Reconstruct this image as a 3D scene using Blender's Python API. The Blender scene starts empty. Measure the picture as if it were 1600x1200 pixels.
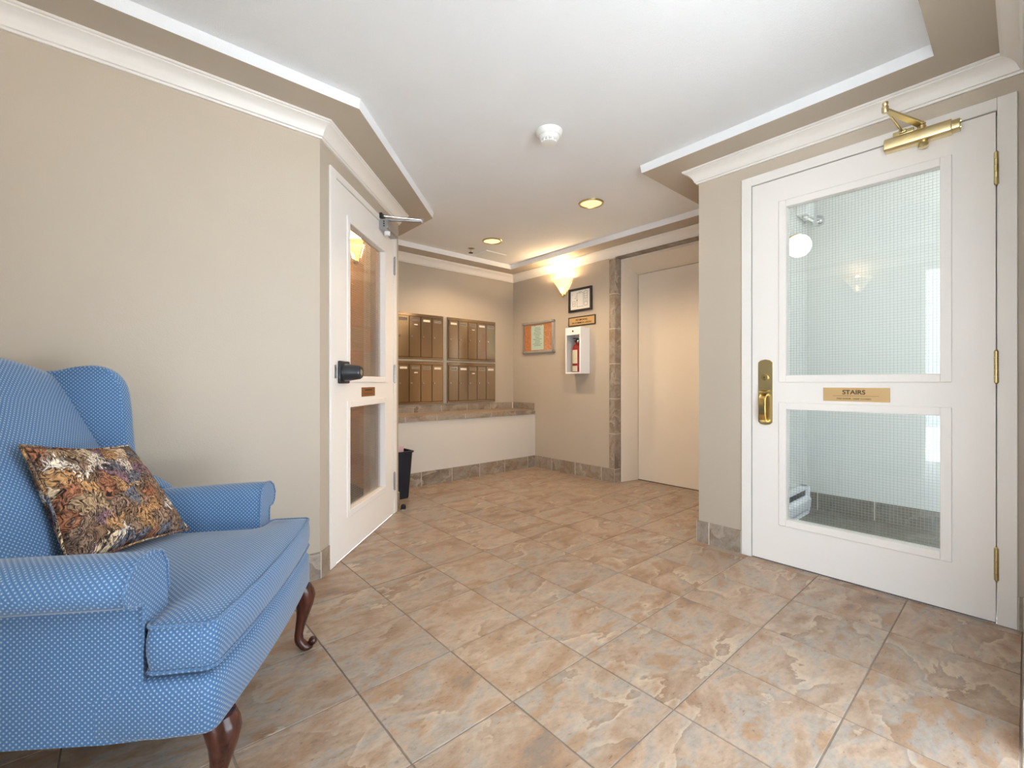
import bpy, bmesh, math, random
from mathutils import Vector, Matrix
random.seed(7)
PI = math.pi
scene = bpy.context.scene
COL = scene.collection

# ------------------------------------------------------------------ camera, world, exposure
cam_d = bpy.data.cameras.new('camera')
cam = bpy.data.objects.new('camera', cam_d)
COL.objects.link(cam)
cam.location = (0, 0, 0.96)
cam.rotation_euler = (PI / 2, 0, math.radians(48.95 - 90))
cam_d.sensor_width = 36
cam_d.lens = 700 / 1600 * 36
cam_d.shift_y = -3 / 1600
cam_d.clip_start = 0.02
scene.camera = cam

SKY = 6.0
SUN = 105.0
world = bpy.data.worlds.new('overcast_sky')
scene.world = world
world.use_nodes = True
bg = world.node_tree.nodes['Background']
bg.inputs[0].default_value = (0.78, 0.89, 1.0, 1)
bg.inputs[1].default_value = SKY
scene.view_settings.view_transform = 'Standard'
scene.view_settings.look = 'None'
scene.view_settings.gamma = 1
scene.view_settings.use_curve_mapping = False
scene.view_settings.exposure = 0.06

sun_d = bpy.data.lights.new('sun', 'SUN')          # stands behind the building, lights the forecourt
sun_d.energy = SUN
sun_d.color = (0.94, 0.97, 1.0)
sun_d.angle = math.radians(1.0)
sun = bpy.data.objects.new('sun', sun_d)
sun.rotation_euler = Vector((-0.45, -0.55, -0.9)).to_track_quat('-Z', 'Y').to_euler()
COL.objects.link(sun)


def portal(name, loc, rot, sx, sy):
    l = bpy.data.lights.new(name, 'AREA')
    l.shape = 'RECTANGLE'
    l.size = sx
    l.size_y = sy
    l.cycles.is_portal = True
    o = bpy.data.objects.new(name, l)
    o.location = loc
    o.rotation_euler = rot
    COL.objects.link(o)
    return o


portal('entrance_daylight', (1.12, -0.13, 1.06), (PI / 2, 0, PI), 1.3, 2.1)
portal('side_daylight', (-0.85, 0.355, 1.06), (PI / 2, 0, PI / 2), 0.65, 2.1)
portal('stair_daylight', (3.34, -0.92, 1.35), (PI / 2, 0, PI), 0.45, 0.6)


# ------------------------------------------------------------------ materials
def lin(c):
    return tuple(((v / 255) / 12.92 if v / 255 <= 0.04045 else ((v / 255 + 0.055) / 1.055) ** 2.4) for v in c) + (1,)


MATS = {}


class N:
    def __init__(s, name):
        s.m = bpy.data.materials.new(name)
        s.m.use_nodes = True
        s.t = s.m.node_tree
        s.b = s.t.nodes['Principled BSDF']
        s.out = s.t.nodes['Material Output']
        MATS[name] = s.m

    def n(s, typ, **kw):
        x = s.t.nodes.new(typ)
        for k, v in kw.items():
            if k.startswith('i_'):
                x.inputs[k[2:].replace('_', ' ')].default_value = v
            else:
                setattr(x, k, v)
        return x

    def l(s, a, b):
        s.t.links.new(a, b)

    def ramp(s, stops, src=None, interp='LINEAR'):
        r = s.n('ShaderNodeValToRGB')
        e = r.color_ramp
        e.interpolation = interp
        while len(e.elements) > 1:
            e.elements.remove(e.elements[-1])
        e.elements[0].position, e.elements[0].color = stops[0]
        for p, c in stops[1:]:
            el = e.elements.new(p)
            el.color = c
        if src is not None:
            s.l(src, r.inputs[0])
        return r

    def mix(s, fac, a, b, blend='MIX'):
        m = s.n('ShaderNodeMix', data_type='RGBA', blend_type=blend)
        for sock, v in ((m.inputs[0], fac), (m.inputs[6], a), (m.inputs[7], b)):
            if isinstance(v, bpy.types.NodeSocket):
                s.l(v, sock)
            else:
                sock.default_value = v
        return m.outputs[2]

    def bump(s, h, strength=0.1, dist=0.01):
        b = s.n('ShaderNodeBump')
        b.inputs['Strength'].default_value = strength
        b.inputs['Distance'].default_value = dist
        s.l(h, b.inputs['Height'])
        s.l(b.outputs[0], s.b.inputs['Normal'])

    def set(s, **kw):
        for k, v in kw.items():
            s.b.inputs[k.replace('_', ' ')].default_value = v
        return s


def plain(name, rgb, rough=0.5, metal=0.0, noise=0.0, **kw):
    a = N(name)
    c = lin(rgb)
    a.set(Roughness=rough, Metallic=metal, **kw)
    if noise:
        tc = a.n('ShaderNodeTexCoord')
        no = a.n('ShaderNodeTexNoise', i_Scale=60.0, i_Detail=3.0)
        a.l(tc.outputs['Object'], no.inputs['Vector'])
        d = tuple(v * (1 - noise) for v in c[:3]) + (1,)
        e = tuple(min(1, v * (1 + noise)) for v in c[:3]) + (1,)
        r = a.ramp([(0.3, d), (0.7, e)], no.outputs[0])
        a.l(r.outputs[0], a.b.inputs['Base Color'])
    else:
        a.b.inputs['Base Color'].default_value = c
    return a


def paint(name, rgb, rough=0.55, scale=220, strength=0.12):
    a = N(name)
    c = lin(rgb)
    ge = a.n('ShaderNodeNewGeometry')
    n1 = a.n('ShaderNodeTexNoise', i_Scale=1.3, i_Detail=2.0)
    a.l(ge.outputs['Position'], n1.inputs['Vector'])
    r = a.ramp([(0.3, tuple(v * 0.97 for v in c[:3]) + (1,)), (0.7, tuple(min(1, v * 1.02) for v in c[:3]) + (1,))], n1.outputs[0])
    a.l(r.outputs[0], a.b.inputs['Base Color'])
    a.set(Roughness=rough)
    n2 = a.n('ShaderNodeTexNoise', i_Scale=scale, i_Detail=3.0)
    a.l(ge.outputs['Position'], n2.inputs['Vector'])
    a.bump(n2.outputs[0], strength, 0.004)
    return a


paint('wall_paint', (180, 168, 152), 0.5)
paint('ceiling_paint', (239, 241, 243), 0.8, 260, 0.5)
paint('lower_wall_paint', (206, 200, 192), 0.5)
paint('corridor_paint', (214, 172, 118), 0.6)
paint('stair_paint', (214, 214, 208), 0.6)
paint('white_trim', (240, 236, 230), 0.35, 90, 0.04)
paint('door_paint', (242, 237, 231), 0.38, 120, 0.05)
paint('elevator_paint', (230, 219, 204), 0.35, 120, 0.03)
paint('concrete', (214, 212, 208), 0.8)


def stone(name, cols, vein, edge, gloss=0.3, scale=1.0, spec=0.5):
    """cut-slate look porcelain tile; every tile reads another part of the pattern"""
    a = N(name)
    ge = a.n('ShaderNodeNewGeometry')
    oi = a.n('ShaderNodeObjectInfo')
    ml = a.n('ShaderNodeVectorMath', operation='SCALE')
    cx = a.n('ShaderNodeCombineXYZ')
    m1 = a.n('ShaderNodeMath', operation='MULTIPLY')
    m1.inputs[1].default_value = 37.0
    m2 = a.n('ShaderNodeMath', operation='MULTIPLY')
    m2.inputs[1].default_value = 91.0
    a.l(oi.outputs['Random'], m1.inputs[0])
    a.l(oi.outputs['Random'], m2.inputs[0])
    a.l(m1.outputs[0], cx.inputs[0])
    a.l(m2.outputs[0], cx.inputs[1])
    a.l(m1.outputs[0], cx.inputs[2])
    ad = a.n('ShaderNodeVectorMath', operation='ADD')
    a.l(ge.outputs['Position'], ad.inputs[0])
    a.l(cx.outputs[0], ad.inputs[1])
    a.l(ad.outputs[0], ml.inputs[0])
    ml.inputs['Scale'].default_value = scale
    V = ml.outputs[0]
    # stretch: layers of slate run one way
    mp = a.n('ShaderNodeMapping')
    mp.inputs['Scale'].default_value = (1.0, 1.9, 1.3)
    mp.inputs['Rotation'].default_value = (0, 0, 0.5)
    a.l(V, mp.inputs[0])
    n1 = a.n('ShaderNodeTexNoise', i_Scale=3.4, i_Detail=9.0, i_Roughness=0.62, i_Distortion=0.45)
    a.l(mp.outputs[0], n1.inputs['Vector'])
    k = len(cols)
    base = a.ramp([(0.33 + 0.34 * i / (k - 1), lin(c)) for i, c in enumerate(cols)], n1.outputs[0])
    n2 = a.n('ShaderNodeTexNoise', i_Scale=42.0, i_Detail=8.0, i_Roughness=0.75)
    a.l(mp.outputs[0], n2.inputs['Vector'])
    fine = a.ramp([(0.3, (0.66, 0.65, 0.64, 1)), (0.52, (1.0, 1.0, 1.0, 1)), (0.72, (1.2, 1.19, 1.17, 1))], n2.outputs[0])
    c1 = a.mix(0.75, base.outputs[0], fine.outputs[0], 'MULTIPLY')
    # cleft edges: iso-line of a noise, light on one side, dark on the other
    n3 = a.n('ShaderNodeTexNoise', i_Scale=2.3, i_Detail=8.0, i_Roughness=0.56, i_Distortion=0.35)
    a.l(mp.outputs[0], n3.inputs['Vector'])
    W = (1, 1, 1, 1)
    B = (0, 0, 0, 1)
    li = a.ramp([(0.494, B), (0.501, W), (0.505, W), (0.55, B)], n3.outputs[0])
    da = a.ramp([(0.44, B), (0.489, W), (0.497, W), (0.502, B)], n3.outputs[0])
    n4 = a.n('ShaderNodeTexNoise', i_Scale=5.0, i_Detail=3.0)
    a.l(V, n4.inputs['Vector'])
    msk = a.ramp([(0.40, B), (0.62, W)], n4.outputs[0])
    f1 = a.n('ShaderNodeMath', operation='MULTIPLY')
    a.l(li.outputs[0], f1.inputs[0])
    a.l(msk.outputs[0], f1.inputs[1])
    f1b = a.n('ShaderNodeMath', operation='MULTIPLY')
    a.l(f1.outputs[0], f1b.inputs[0])
    f1b.inputs[1].default_value = 0.6
    f2 = a.n('ShaderNodeMath', operation='MULTIPLY')
    a.l(da.outputs[0], f2.inputs[0])
    a.l(msk.outputs[0], f2.inputs[1])
    f2b = a.n('ShaderNodeMath', operation='MULTIPLY')
    a.l(f2.outputs[0], f2b.inputs[0])
    f2b.inputs[1].default_value = 0.42
    c2 = a.mix(f1b.outputs[0], c1, lin(vein))
    c3 = a.mix(f2b.outputs[0], c2, lin(edge))
    # overall tone of one tile
    tone = a.ramp([(0.0, (0.93, 0.93, 0.94, 1)), (1.0, (1.06, 1.04, 1.02, 1))], oi.outputs['Random'])
    c4 = a.mix(1.0, c3, tone.outputs[0], 'MULTIPLY')
    a.l(c4, a.b.inputs['Base Color'])
    rr = a.ramp([(0.3, (gloss * 0.8,) * 3 + (1,)), (0.7, (gloss * 1.5,) * 3 + (1,))], n2.outputs[0])
    a.l(rr.outputs[0], a.b.inputs['Roughness'])
    a.b.inputs['Specular IOR Level'].default_value = spec
    hh = a.n('ShaderNodeMath', operation='ADD')
    a.l(n2.outputs[0], hh.inputs[0])
    a.l(n3.outputs[0], hh.inputs[1])
    a.bump(hh.outputs[0], 0.16, 0.006)
    return a


stone('floor_tile', [(120, 105, 95), (146, 118, 94), (150, 130, 113), (164, 144, 126), (148, 142, 135), (152, 123, 96), (140, 120, 103)],
      (192, 177, 158), (98, 78, 64), 0.30)
stone('base_tile', [(116, 102, 90), (140, 124, 108), (152, 142, 130), (134, 116, 98), (150, 132, 112)],
      (186, 172, 154), (86, 70, 58), 0.4)
stone('stair_tile', [(98, 96, 88), (122, 118, 108), (112, 104, 92), (134, 130, 120)], (150, 146, 134), (74, 68, 60), 0.4)
plain('floor_grout', (128, 117, 106), 0.85, noise=0.12)
plain('base_grout', (214, 206, 194), 0.85)
plain('brass', (222, 192, 122), 0.2, 1.0)
plain('satin_brass', (220, 202, 156), 0.3, 1.0)
plain('antique_brass', (196, 180, 132), 0.3, 1.0)
plain('plate_brass', (190, 158, 110), 0.5, 0.35)
plain('copper_plate', (140, 92, 50), 0.5, 0.35)
plain('engraved', (62, 44, 24), 0.7)
plain('chrome', (214, 214, 216), 0.14, 1.0)
plain('grey_metal', (168, 170, 174), 0.34, 0.9)
plain('aluminium', (198, 198, 196), 0.35, 0.9)
plain('black_plastic', (26, 26, 28), 0.4)
plain('graphite', (60, 62, 66), 0.32, 0.6)
plain('navy_plastic', (24, 32, 44), 0.35)
plain('rubber', (20, 20, 22), 0.7)
plain('white_plastic', (236, 236, 232), 0.4)
plain('white_enamel', (232, 234, 238), 0.3)
plain('dark_gap', (30, 28, 26), 0.8)
plain('paper', (232, 230, 226), 0.7)
plain('green_paper', (196, 214, 206), 0.7)
plain('pink_paper', (206, 170, 172), 0.7)
plain('kraft_paper', (196, 170, 130), 0.7)
plain('ink', (70, 66, 66), 0.8)
plain('black_frame', (26, 22, 20), 0.4)
plain('red_enamel', (150, 22, 26), 0.25)
plain('label_cream', (226, 214, 190), 0.6)
plain('label_dark', (70, 50, 50), 0.6)
plain('card_grey', (120, 108, 96), 0.5)
plain('carpet', (84, 68, 54), 0.95, noise=0.3)
plain('wire', (158, 166, 164), 0.45, 0.4)

# cork
a = plain('cork', (196, 128, 82), 0.9, noise=0.22)

# mahogany
a = N('mahogany')
tc = a.n('ShaderNodeTexCoord')
w = a.n('ShaderNodeTexNoise', i_Scale=14.0, i_Detail=4.0, i_Distortion=1.0)
mp = a.n('ShaderNodeMapping')
mp.inputs['Scale'].default_value = (3, 3, 0.5)
a.l(tc.outputs['Object'], mp.inputs[0])
a.l(mp.outputs[0], w.inputs['Vector'])
r = a.ramp([(0.3, lin((38, 18, 14))), (0.7, lin((84, 44, 32)))], w.outputs[0])
a.l(r.outputs[0], a.b.inputs['Base Color'])
a.set(Roughness=0.22)

# stainless mailbox fronts: brushed upright, brown of the reflected lobby put into the colour
a = N('stainless')
tc = a.n('ShaderNodeTexCoord')
mp = a.n('ShaderNodeMapping')
mp.inputs['Scale'].default_value = (260, 260, 3)
a.l(tc.outputs['Object'], mp.inputs[0])
no = a.n('ShaderNodeTexNoise', i_Scale=1.0, i_Detail=2.0)
a.l(mp.outputs[0], no.inputs['Vector'])
r = a.ramp([(0.3, lin((174, 154, 130))), (0.7, lin((182, 162, 138)))], no.outputs[0])
a.l(r.outputs[0], a.b.inputs['Base Color'])
a.b.inputs['Roughness'].default_value = 0.2
a.b.inputs['Anisotropic'].default_value = 0.9
a.b.inputs['Anisotropic Rotation'].default_value = 0.25
tg = a.n('ShaderNodeTangent', direction_type='RADIAL', axis='Z')
a.l(tg.outputs[0], a.b.inputs['Tangent'])
a.set(Metallic=1.0)
n5 = a.n('ShaderNodeTexNoise', i_Scale=5.0, i_Detail=1.0)
oi = a.n('ShaderNodeObjectInfo')
av = a.n('ShaderNodeVectorMath', operation='ADD')
a.l(tc.outputs['Object'], av.inputs[0])
a.l(oi.outputs['Random'], av.inputs[1])
a.l(av.outputs[0], n5.inputs['Vector'])
a.bump(n5.outputs[0], 0.2, 0.006)


# wired clear glass: reflection by Fresnel over straight transmission
def thin_glass(name, tint, ior=1.5):
    a = N(name)
    a.t.nodes.remove(a.b)
    tr = a.n('ShaderNodeBsdfTransparent')
    tr.inputs[0].default_value = tint
    gl = a.n('ShaderNodeBsdfGlossy')
    gl.inputs['Roughness'].default_value = 0.02
    fr = a.n('ShaderNodeFresnel')
    fr.inputs[0].default_value = ior
    mx = a.n('ShaderNodeMixShader')
    ge = a.n('ShaderNodeNewGeometry')
    mr = a.n('ShaderNodeMapRange')           # leaving the pane: same reflectance as entering it
    mr.inputs['To Min'].default_value = ior
    mr.inputs['To Max'].default_value = 1 / ior
    a.l(ge.outputs['Backfacing'], mr.inputs['Value'])
    a.l(mr.outputs[0], fr.inputs[0])
    a.l(fr.outputs[0], mx.inputs[0])
    a.l(tr.outputs[0], mx.inputs[1])
    a.l(gl.outputs[0], mx.inputs[2])
    a.l(mx.outputs[0], a.out.inputs[0])


thin_glass('glass', (0.965, 0.98, 0.972, 1))
thin_glass('clear_glass', (0.97, 0.98, 0.97, 1), 1.4)


def glow(name, rgb, strength, base=(240, 236, 226)):
    a = plain(name, base, 0.35)
    a.b.inputs['Emission Color'].default_value = lin(rgb)
    a.b.inputs['Emission Strength'].default_value = strength


glow('downlight_lens', (255, 226, 170), 1.0, (200, 180, 140))
glow('downlight_bright', (255, 228, 170), 1.25, (200, 180, 140))
glow('sconce_glass', (255, 210, 132), 1.5)
glow('corridor_glass', (255, 206, 128), 2.2)
glow('globe_glass', (255, 246, 230), 2.2)
glow('fill_glow', (255, 250, 244), 3.6)  # glow of the unseen fitting added in the stairwell


# blue upholstery: diamond weave with pale pin dots, in metres of cloth (UV)
a = N('blue_fabric')
uv = a.n('ShaderNodeUVMap')
mp = a.n('ShaderNodeMapping')
mp.inputs['Rotation'].default_value = (0, 0, PI / 4)
mp.inputs['Scale'].default_value = (122, 122, 122)
a.l(uv.outputs[0], mp.inputs[0])
vo = a.n('ShaderNodeTexVoronoi', voronoi_dimensions='2D', feature='F1')
vo.inputs['Scale'].default_value = 1.0
vo.inputs['Randomness'].default_value = 0.0
a.l(mp.outputs[0], vo.inputs['Vector'])
dot = a.ramp([(0.13, (1, 1, 1, 1)), (0.24, (0, 0, 0, 1))], vo.outputs['Distance'])
mp2 = a.n('ShaderNodeMapping')
mp2.inputs['Rotation'].default_value = (0, 0, PI / 4)
mp2.inputs['Scale'].default_value = (122, 122, 122)
a.l(uv.outputs[0], mp2.inputs[0])
vc = a.n('ShaderNodeTexVoronoi', voronoi_dimensions='2D', feature='F1', distance='CHEBYCHEV')
vc.inputs['Scale'].default_value = 1.0
vc.inputs['Randomness'].default_value = 0.0
a.l(mp2.outputs[0], vc.inputs['Vector'])
seam = a.ramp([(0.38, (0, 0, 0, 1)), (0.47, (1, 1, 1, 1))], vc.outputs['Distance'])
nz = a.n('ShaderNodeTexNoise', i_Scale=900.0, i_Detail=2.0)
a.l(uv.outputs[0], nz.inputs['Vector'])
cl = a.ramp([(0.3, lin((70, 106, 145))), (0.7, lin((90, 127, 164)))], nz.outputs[0])
c1 = a.mix(seam.outputs[0], cl.outputs[0], lin((62, 94, 134)))
sm = a.n('ShaderNodeMath', operation='MULTIPLY')
a.l(dot.outputs[0], sm.inputs[0])
sm.inputs[1].default_value = 0.6
c2 = a.mix(sm.outputs[0], c1, lin((196, 204, 212)))
a.l(c2, a.b.inputs['Base Color'])
a.set(Roughness=0.85, Sheen_Weight=0.5, Sheen_Roughness=0.4, Specular_IOR_Level=0.2)
a.b.inputs['Sheen Tint'].default_value = lin((226, 214, 196))
ha = a.n('ShaderNodeMath', operation='SUBTRACT')
a.l(dot.outputs[0], ha.inputs[0])
a.l(seam.outputs[0], ha.inputs[1])
a.bump(ha.outputs[0], 0.35, 0.0012)

# tapestry cushion: acanthus-like swirls of tan, cream, rust, mauve, slate on black
a = N('tapestry')
uv = a.n('ShaderNodeUVMap')
n0 = a.n('ShaderNodeTexNoise', i_Scale=16.0, i_Detail=2.0)
a.l(uv.outputs[0], n0.inputs['Vector'])
off = a.n('ShaderNodeVectorMath', operation='SCALE')
a.l(n0.outputs['Color'], off.inputs[0])
off.inputs['Scale'].default_value = 0.075
ad = a.n('ShaderNodeVectorMath', operation='ADD')
a.l(uv.outputs[0], ad.inputs[0])
a.l(off.outputs[0], ad.inputs[1])
frn = a.n('ShaderNodeTexNoise', i_Scale=70.0, i_Detail=3.0, i_Distortion=1.8)
frm = a.n('ShaderNodeMapping')
frm.inputs['Rotation'].default_value = (0, 0, -0.5)
frm.inputs['Scale'].default_value = (1.0, 0.3, 1.0)
a.l(ad.outputs[0], frm.inputs[0])
a.l(frm.outputs[0], frn.inputs['Vector'])
frs = a.n('ShaderNodeVectorMath', operation='SCALE')
a.l(frn.outputs['Color'], frs.inputs[0])
frs.inputs['Scale'].default_value = 0.085
ad2 = a.n('ShaderNodeVectorMath', operation='ADD')
a.l(ad.outputs[0], ad2.inputs[0])
a.l(frs.outputs[0], ad2.inputs[1])
leaf = a.n('ShaderNodeTexVoronoi', voronoi_dimensions='2D', feature='F1')
leaf.inputs['Scale'].default_value = 22.0
a.l(ad2.outputs[0], leaf.inputs['Vector'])
edge_v = a.n('ShaderNodeTexVoronoi', voronoi_dimensions='2D', feature='DISTANCE_TO_EDGE')
edge_v.inputs['Scale'].default_value = 22.0
a.l(ad2.outputs[0], edge_v.inputs['Vector'])
sep = a.n('ShaderNodeSeparateColor')
a.l(leaf.outputs['Color'], sep.inputs[0])
patch = a.ramp([(0.0, lin((116, 92, 72))), (0.14, lin((158, 122, 84))), (0.28, lin((190, 170, 144))), (0.40, lin((126, 104, 88))), (0.5, lin((140, 94, 68))),
                (0.6, lin((120, 94, 104))), (0.72, lin((198, 188, 176))), (0.82, lin((100, 102, 112))), (0.9, lin((144, 122, 96)))], sep.outputs[0], 'CONSTANT')
# ribs fan out from each leaf
rib = a.n('ShaderNodeTexNoise', i_Scale=85.0, i_Detail=3.0, i_Distortion=2.6)
st = a.n('ShaderNodeMapping')
st.inputs['Rotation'].default_value = (0, 0, 0.6)
st.inputs['Scale'].default_value = (1.0, 0.32, 1.0)
a.l(ad.outputs[0], st.inputs[0])
a.l(st.outputs[0], rib.inputs['Vector'])
vein = a.ramp([(0.37, (0.06, 0.05, 0.06, 1)), (0.44, (0.5, 0.45, 0.42, 1)), (0.53, (1.0, 0.98, 0.95, 1)), (0.63, (1.65, 1.55, 1.4, 1))], rib.outputs[0])
c1 = a.mix(1.0, patch.outputs[0], vein.outputs[0], 'MULTIPLY')
tip = a.ramp([(0.0, (1, 1, 1, 1)), (0.04, (0.6, 0.6, 0.6, 1)), (0.09, (0, 0, 0, 1))], edge_v.outputs['Distance'])
c3 = a.mix(tip.outputs[0], c1, lin((34, 30, 34)))
a.l(c3, a.b.inputs['Base Color'])
a.set(Roughness=0.85, Specular_IOR_Level=0.2)
th = a.n('ShaderNodeTexNoise', i_Scale=700.0, i_Detail=1.0)
a.l(uv.outputs[0], th.inputs['Vector'])
a.bump(th.outputs[0], 0.3, 0.002)


# ------------------------------------------------------------------ mesh helpers
class MB:
    """collects shapes; build() links them as one mesh object"""

    def __init__(s):
        s.v, s.f, s.uv, s.mi = [], [], {}, {}
        s.cur = 0

    def face(s, idx, uv=None):
        s.f.append(tuple(idx))
        k = len(s.f) - 1
        if uv:
            s.uv[k] = uv
        s.mi[k] = s.cur

    def box(s, x0, y0, z0, x1, y1, z1, M=None):
        b = len(s.v)
        for x, y, z in ((x0, y0, z0), (x1, y0, z0), (x1, y1, z0), (x0, y1, z0), (x0, y0, z1), (x1, y0, z1), (x1, y1, z1), (x0, y1, z1)):
            p = Vector((x, y, z))
            s.v.append(M @ p if M else p)
        for q in ((3, 2, 1, 0), (4, 5, 6, 7), (0, 1, 5, 4), (1, 2, 6, 5), (2, 3, 7, 6), (3, 0, 4, 7)):
            s.face([b + i for i in q])
        return s

    def prism(s, poly, lo, hi, axis='z'):
        """poly: 2D points, counter-clockwise seen from +axis"""
        def P(p, h):
            return Vector((p[0], p[1], h)) if axis == 'z' else (Vector((h, p[0], p[1])) if axis == 'x' else Vector((p[1], h, p[0])))
        b = len(s.v)
        n = len(poly)
        for p in poly:
            s.v.append(P(p, lo))
        for p in poly:
            s.v.append(P(p, hi))
        s.face([b + i for i in reversed(range(n))])
        s.face([b + n + i for i in range(n)])
        for i in range(n):
            j = (i + 1) % n
            s.face([b + i, b + j, b + n + j, b + n + i])
        return s

    def loft(s, rings, closed=True, cap0=True, cap1=True, uvs=None):
        """rings: equal-length lists of points"""
        b = len(s.v)
        n = len(rings[0])
        for r in rings:
            s.v.extend(Vector(p) for p in r)
        m = n if closed else n - 1
        for i in range(len(rings) - 1):
            for j in range(m):
                k = (j + 1) % n
                idx = [b + i * n + j, b + i * n + k, b + (i + 1) * n + k, b + (i + 1) * n + j]
                uv = None
                if uvs:
                    k2 = j + 1
                    uv = [uvs[i][j], uvs[i][k2], uvs[i + 1][k2], uvs[i + 1][j]]
                s.face(idx, uv)
        if closed and cap0:
            s.face([b + j for j in reversed(range(n))])
        if closed and cap1:
            s.face([b + (len(rings) - 1) * n + j for j in range(n)])
        return s

    def tube(s, pts, rad, seg=10, cap=True):
        pts = [Vector(p) for p in pts]
        rads = rad if isinstance(rad, (list, tuple)) else [rad] * len(pts)
        rings = []
        prev = None
        for i, p in enumerate(pts):
            if i == 0:
                d = pts[1] - p
            elif i == len(pts) - 1:
                d = p - pts[i - 1]
            else:
                d = (pts[i + 1] - p).normalized() + (p - pts[i - 1]).normalized()
            d.normalize()
            if prev is None:
                up = Vector((0, 0, 1)) if abs(d.z) < 0.9 else Vector((1, 0, 0))
                u = d.cross(up).normalized()
            else:
                u = (prev - d * prev.dot(d)).normalized()
            w = d.cross(u).normalized()
            prev = u
            rings.append([p + (u * math.cos(2 * PI * k / seg) + w * math.sin(2 * PI * k / seg)) * rads[i] for k in range(seg)])
        s.loft(rings, True, cap, cap)
        return s

    def lathe(s, prof, seg=24, center=(0, 0, 0), axis='z', a0=0.0, a1=2 * PI):
        """prof: (radius, height) from low to high"""
        c = Vector(center)
        full = abs(a1 - a0 - 2 * PI) < 1e-6
        n = seg if full else seg + 1
        rings = []
        for r, h in prof:
            ring = []
            for k in range(n):
                t = a0 + (a1 - a0) * k / seg
                x, y = r * math.cos(t), r * math.sin(t)
                p = Vector((x, y, h)) if axis == 'z' else (Vector((h, x, y)) if axis == 'x' else Vector((y, h, x)))
                ring.append(c + p)
            rings.append(ring)
        s.loft(rings, full, prof[0][0] > 1e-5, prof[-1][0] > 1e-5)
        return s

    def build(s, name, mat, parent=None, smooth=False, bevel=0.0, seg=2, loc=None, angle=40, boxuv=False):
        me = bpy.data.meshes.new(name)
        me.from_pydata([tuple(p) for p in s.v], [], s.f)
        mats = mat if isinstance(mat, (list, tuple)) else [mat]
        for m in mats:
            me.materials.append(MATS[m])
        for i, p in enumerate(me.polygons):
            p.material_index = s.mi.get(i, 0)
        if s.uv or boxuv:
            ul = me.uv_layers.new(name='UVMap')
            for i, p in enumerate(me.polygons):
                if i in s.uv:
                    for li, q in zip(p.loop_indices, s.uv[i]):
                        ul.data[li].uv = q
                else:
                    nn = p.normal
                    ax = max(range(3), key=lambda k: abs(nn[k]))
                    for li in p.loop_indices:
                        co = me.vertices[me.loops[li].vertex_index].co
                        ul.data[li].uv = ((co.y, co.z), (co.x, co.z), (co.x, co.y))[ax]
        if bevel or smooth:
            bm = bmesh.new()
            bm.from_mesh(me)
            if smooth:
                bmesh.ops.remove_doubles(bm, verts=bm.verts, dist=1e-6)
            bmesh.ops.recalc_face_normals(bm, faces=bm.faces)
            if bevel:
                es = [e for e in bm.edges if len(e.link_faces) == 2 and e.calc_face_angle(0) > math.radians(30)]
                bmesh.ops.bevel(bm, geom=es, offset=bevel, segments=seg, affect='EDGES', profile=0.5, clamp_overlap=True)
            bm.to_mesh(me)
            bm.free()
        if smooth or bevel:
            me.shade_smooth()
            me.set_sharp_from_angle(angle=math.radians(angle if smooth else 20))
        o = bpy.data.objects.new(name, me)
        COL.objects.link(o)
        if parent:
            o.parent = parent
        if loc:
            o.location = loc
        return o


def tag(o, label=None, cat=None, group=None, kind=None):
    if label:
        o['label'] = label
    if cat:
        o['category'] = cat
    if group:
        o['group'] = group
    if kind:
        o['kind'] = kind
    return o


def thing(name, label, cat, loc=(0, 0, 0), rotz=0.0, group=None, kind=None):
    o = bpy.data.objects.new(name, None)
    o.empty_display_size = 0.05
    o.location = loc
    o.rotation_euler = (0, 0, rotz)
    COL.objects.link(o)
    return tag(o, label, cat, group, kind)


def box(name, mat, parent, x0, y0, z0, x1, y1, z1, bevel=0.0):
    return MB().box(x0, y0, z0, x1, y1, z1).build(name, mat, parent, bevel=bevel)


def text(name, body, mat, parent, x, y, z, height, width=None, depth=0.0004):
    """lettering standing in a wall frame (local x right, z up), centred at x, z"""
    cu = bpy.data.curves.new(name, 'FONT')
    cu.body = body
    cu.size = 1
    cu.extrude = 0.0
    cu.offset = 0.018
    cu.align_x = 'CENTER'
    tmp = bpy.data.objects.new(name + '_tmp', cu)
    COL.objects.link(tmp)
    dg = bpy.context.evaluated_depsgraph_get()
    me = bpy.data.meshes.new_from_object(tmp.evaluated_get(dg))
    bpy.data.objects.remove(tmp)
    bpy.data.curves.remove(cu)
    xs = [v.co.x for v in me.vertices]
    ys = [v.co.y for v in me.vertices]
    w, h = max(xs) - min(xs), max(ys) - min(ys)
    sy = height / h
    sx = width / w if width else sy
    mx, my = (max(xs) + min(xs)) / 2, (max(ys) + min(ys)) / 2
    for v in me.vertices:
        v.co = Vector(((v.co.x - mx) * sx + x, y, (v.co.y - my) * sy + z))
    bm = bmesh.new()
    bm.from_mesh(me)
    r = bmesh.ops.extrude_face_region(bm, geom=bm.faces[:])
    for g in r['geom']:
        if isinstance(g, bmesh.types.BMVert):
            g.co.y -= depth
    bmesh.ops.recalc_face_normals(bm, faces=bm.faces)
    bm.to_mesh(me)
    bm.free()
    me.materials.clear()
    me.materials.append(MATS[mat])
    me.name = name
    o = bpy.data.objects.new(name, me)
    COL.objects.link(o)
    o.parent = parent
    return o


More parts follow.
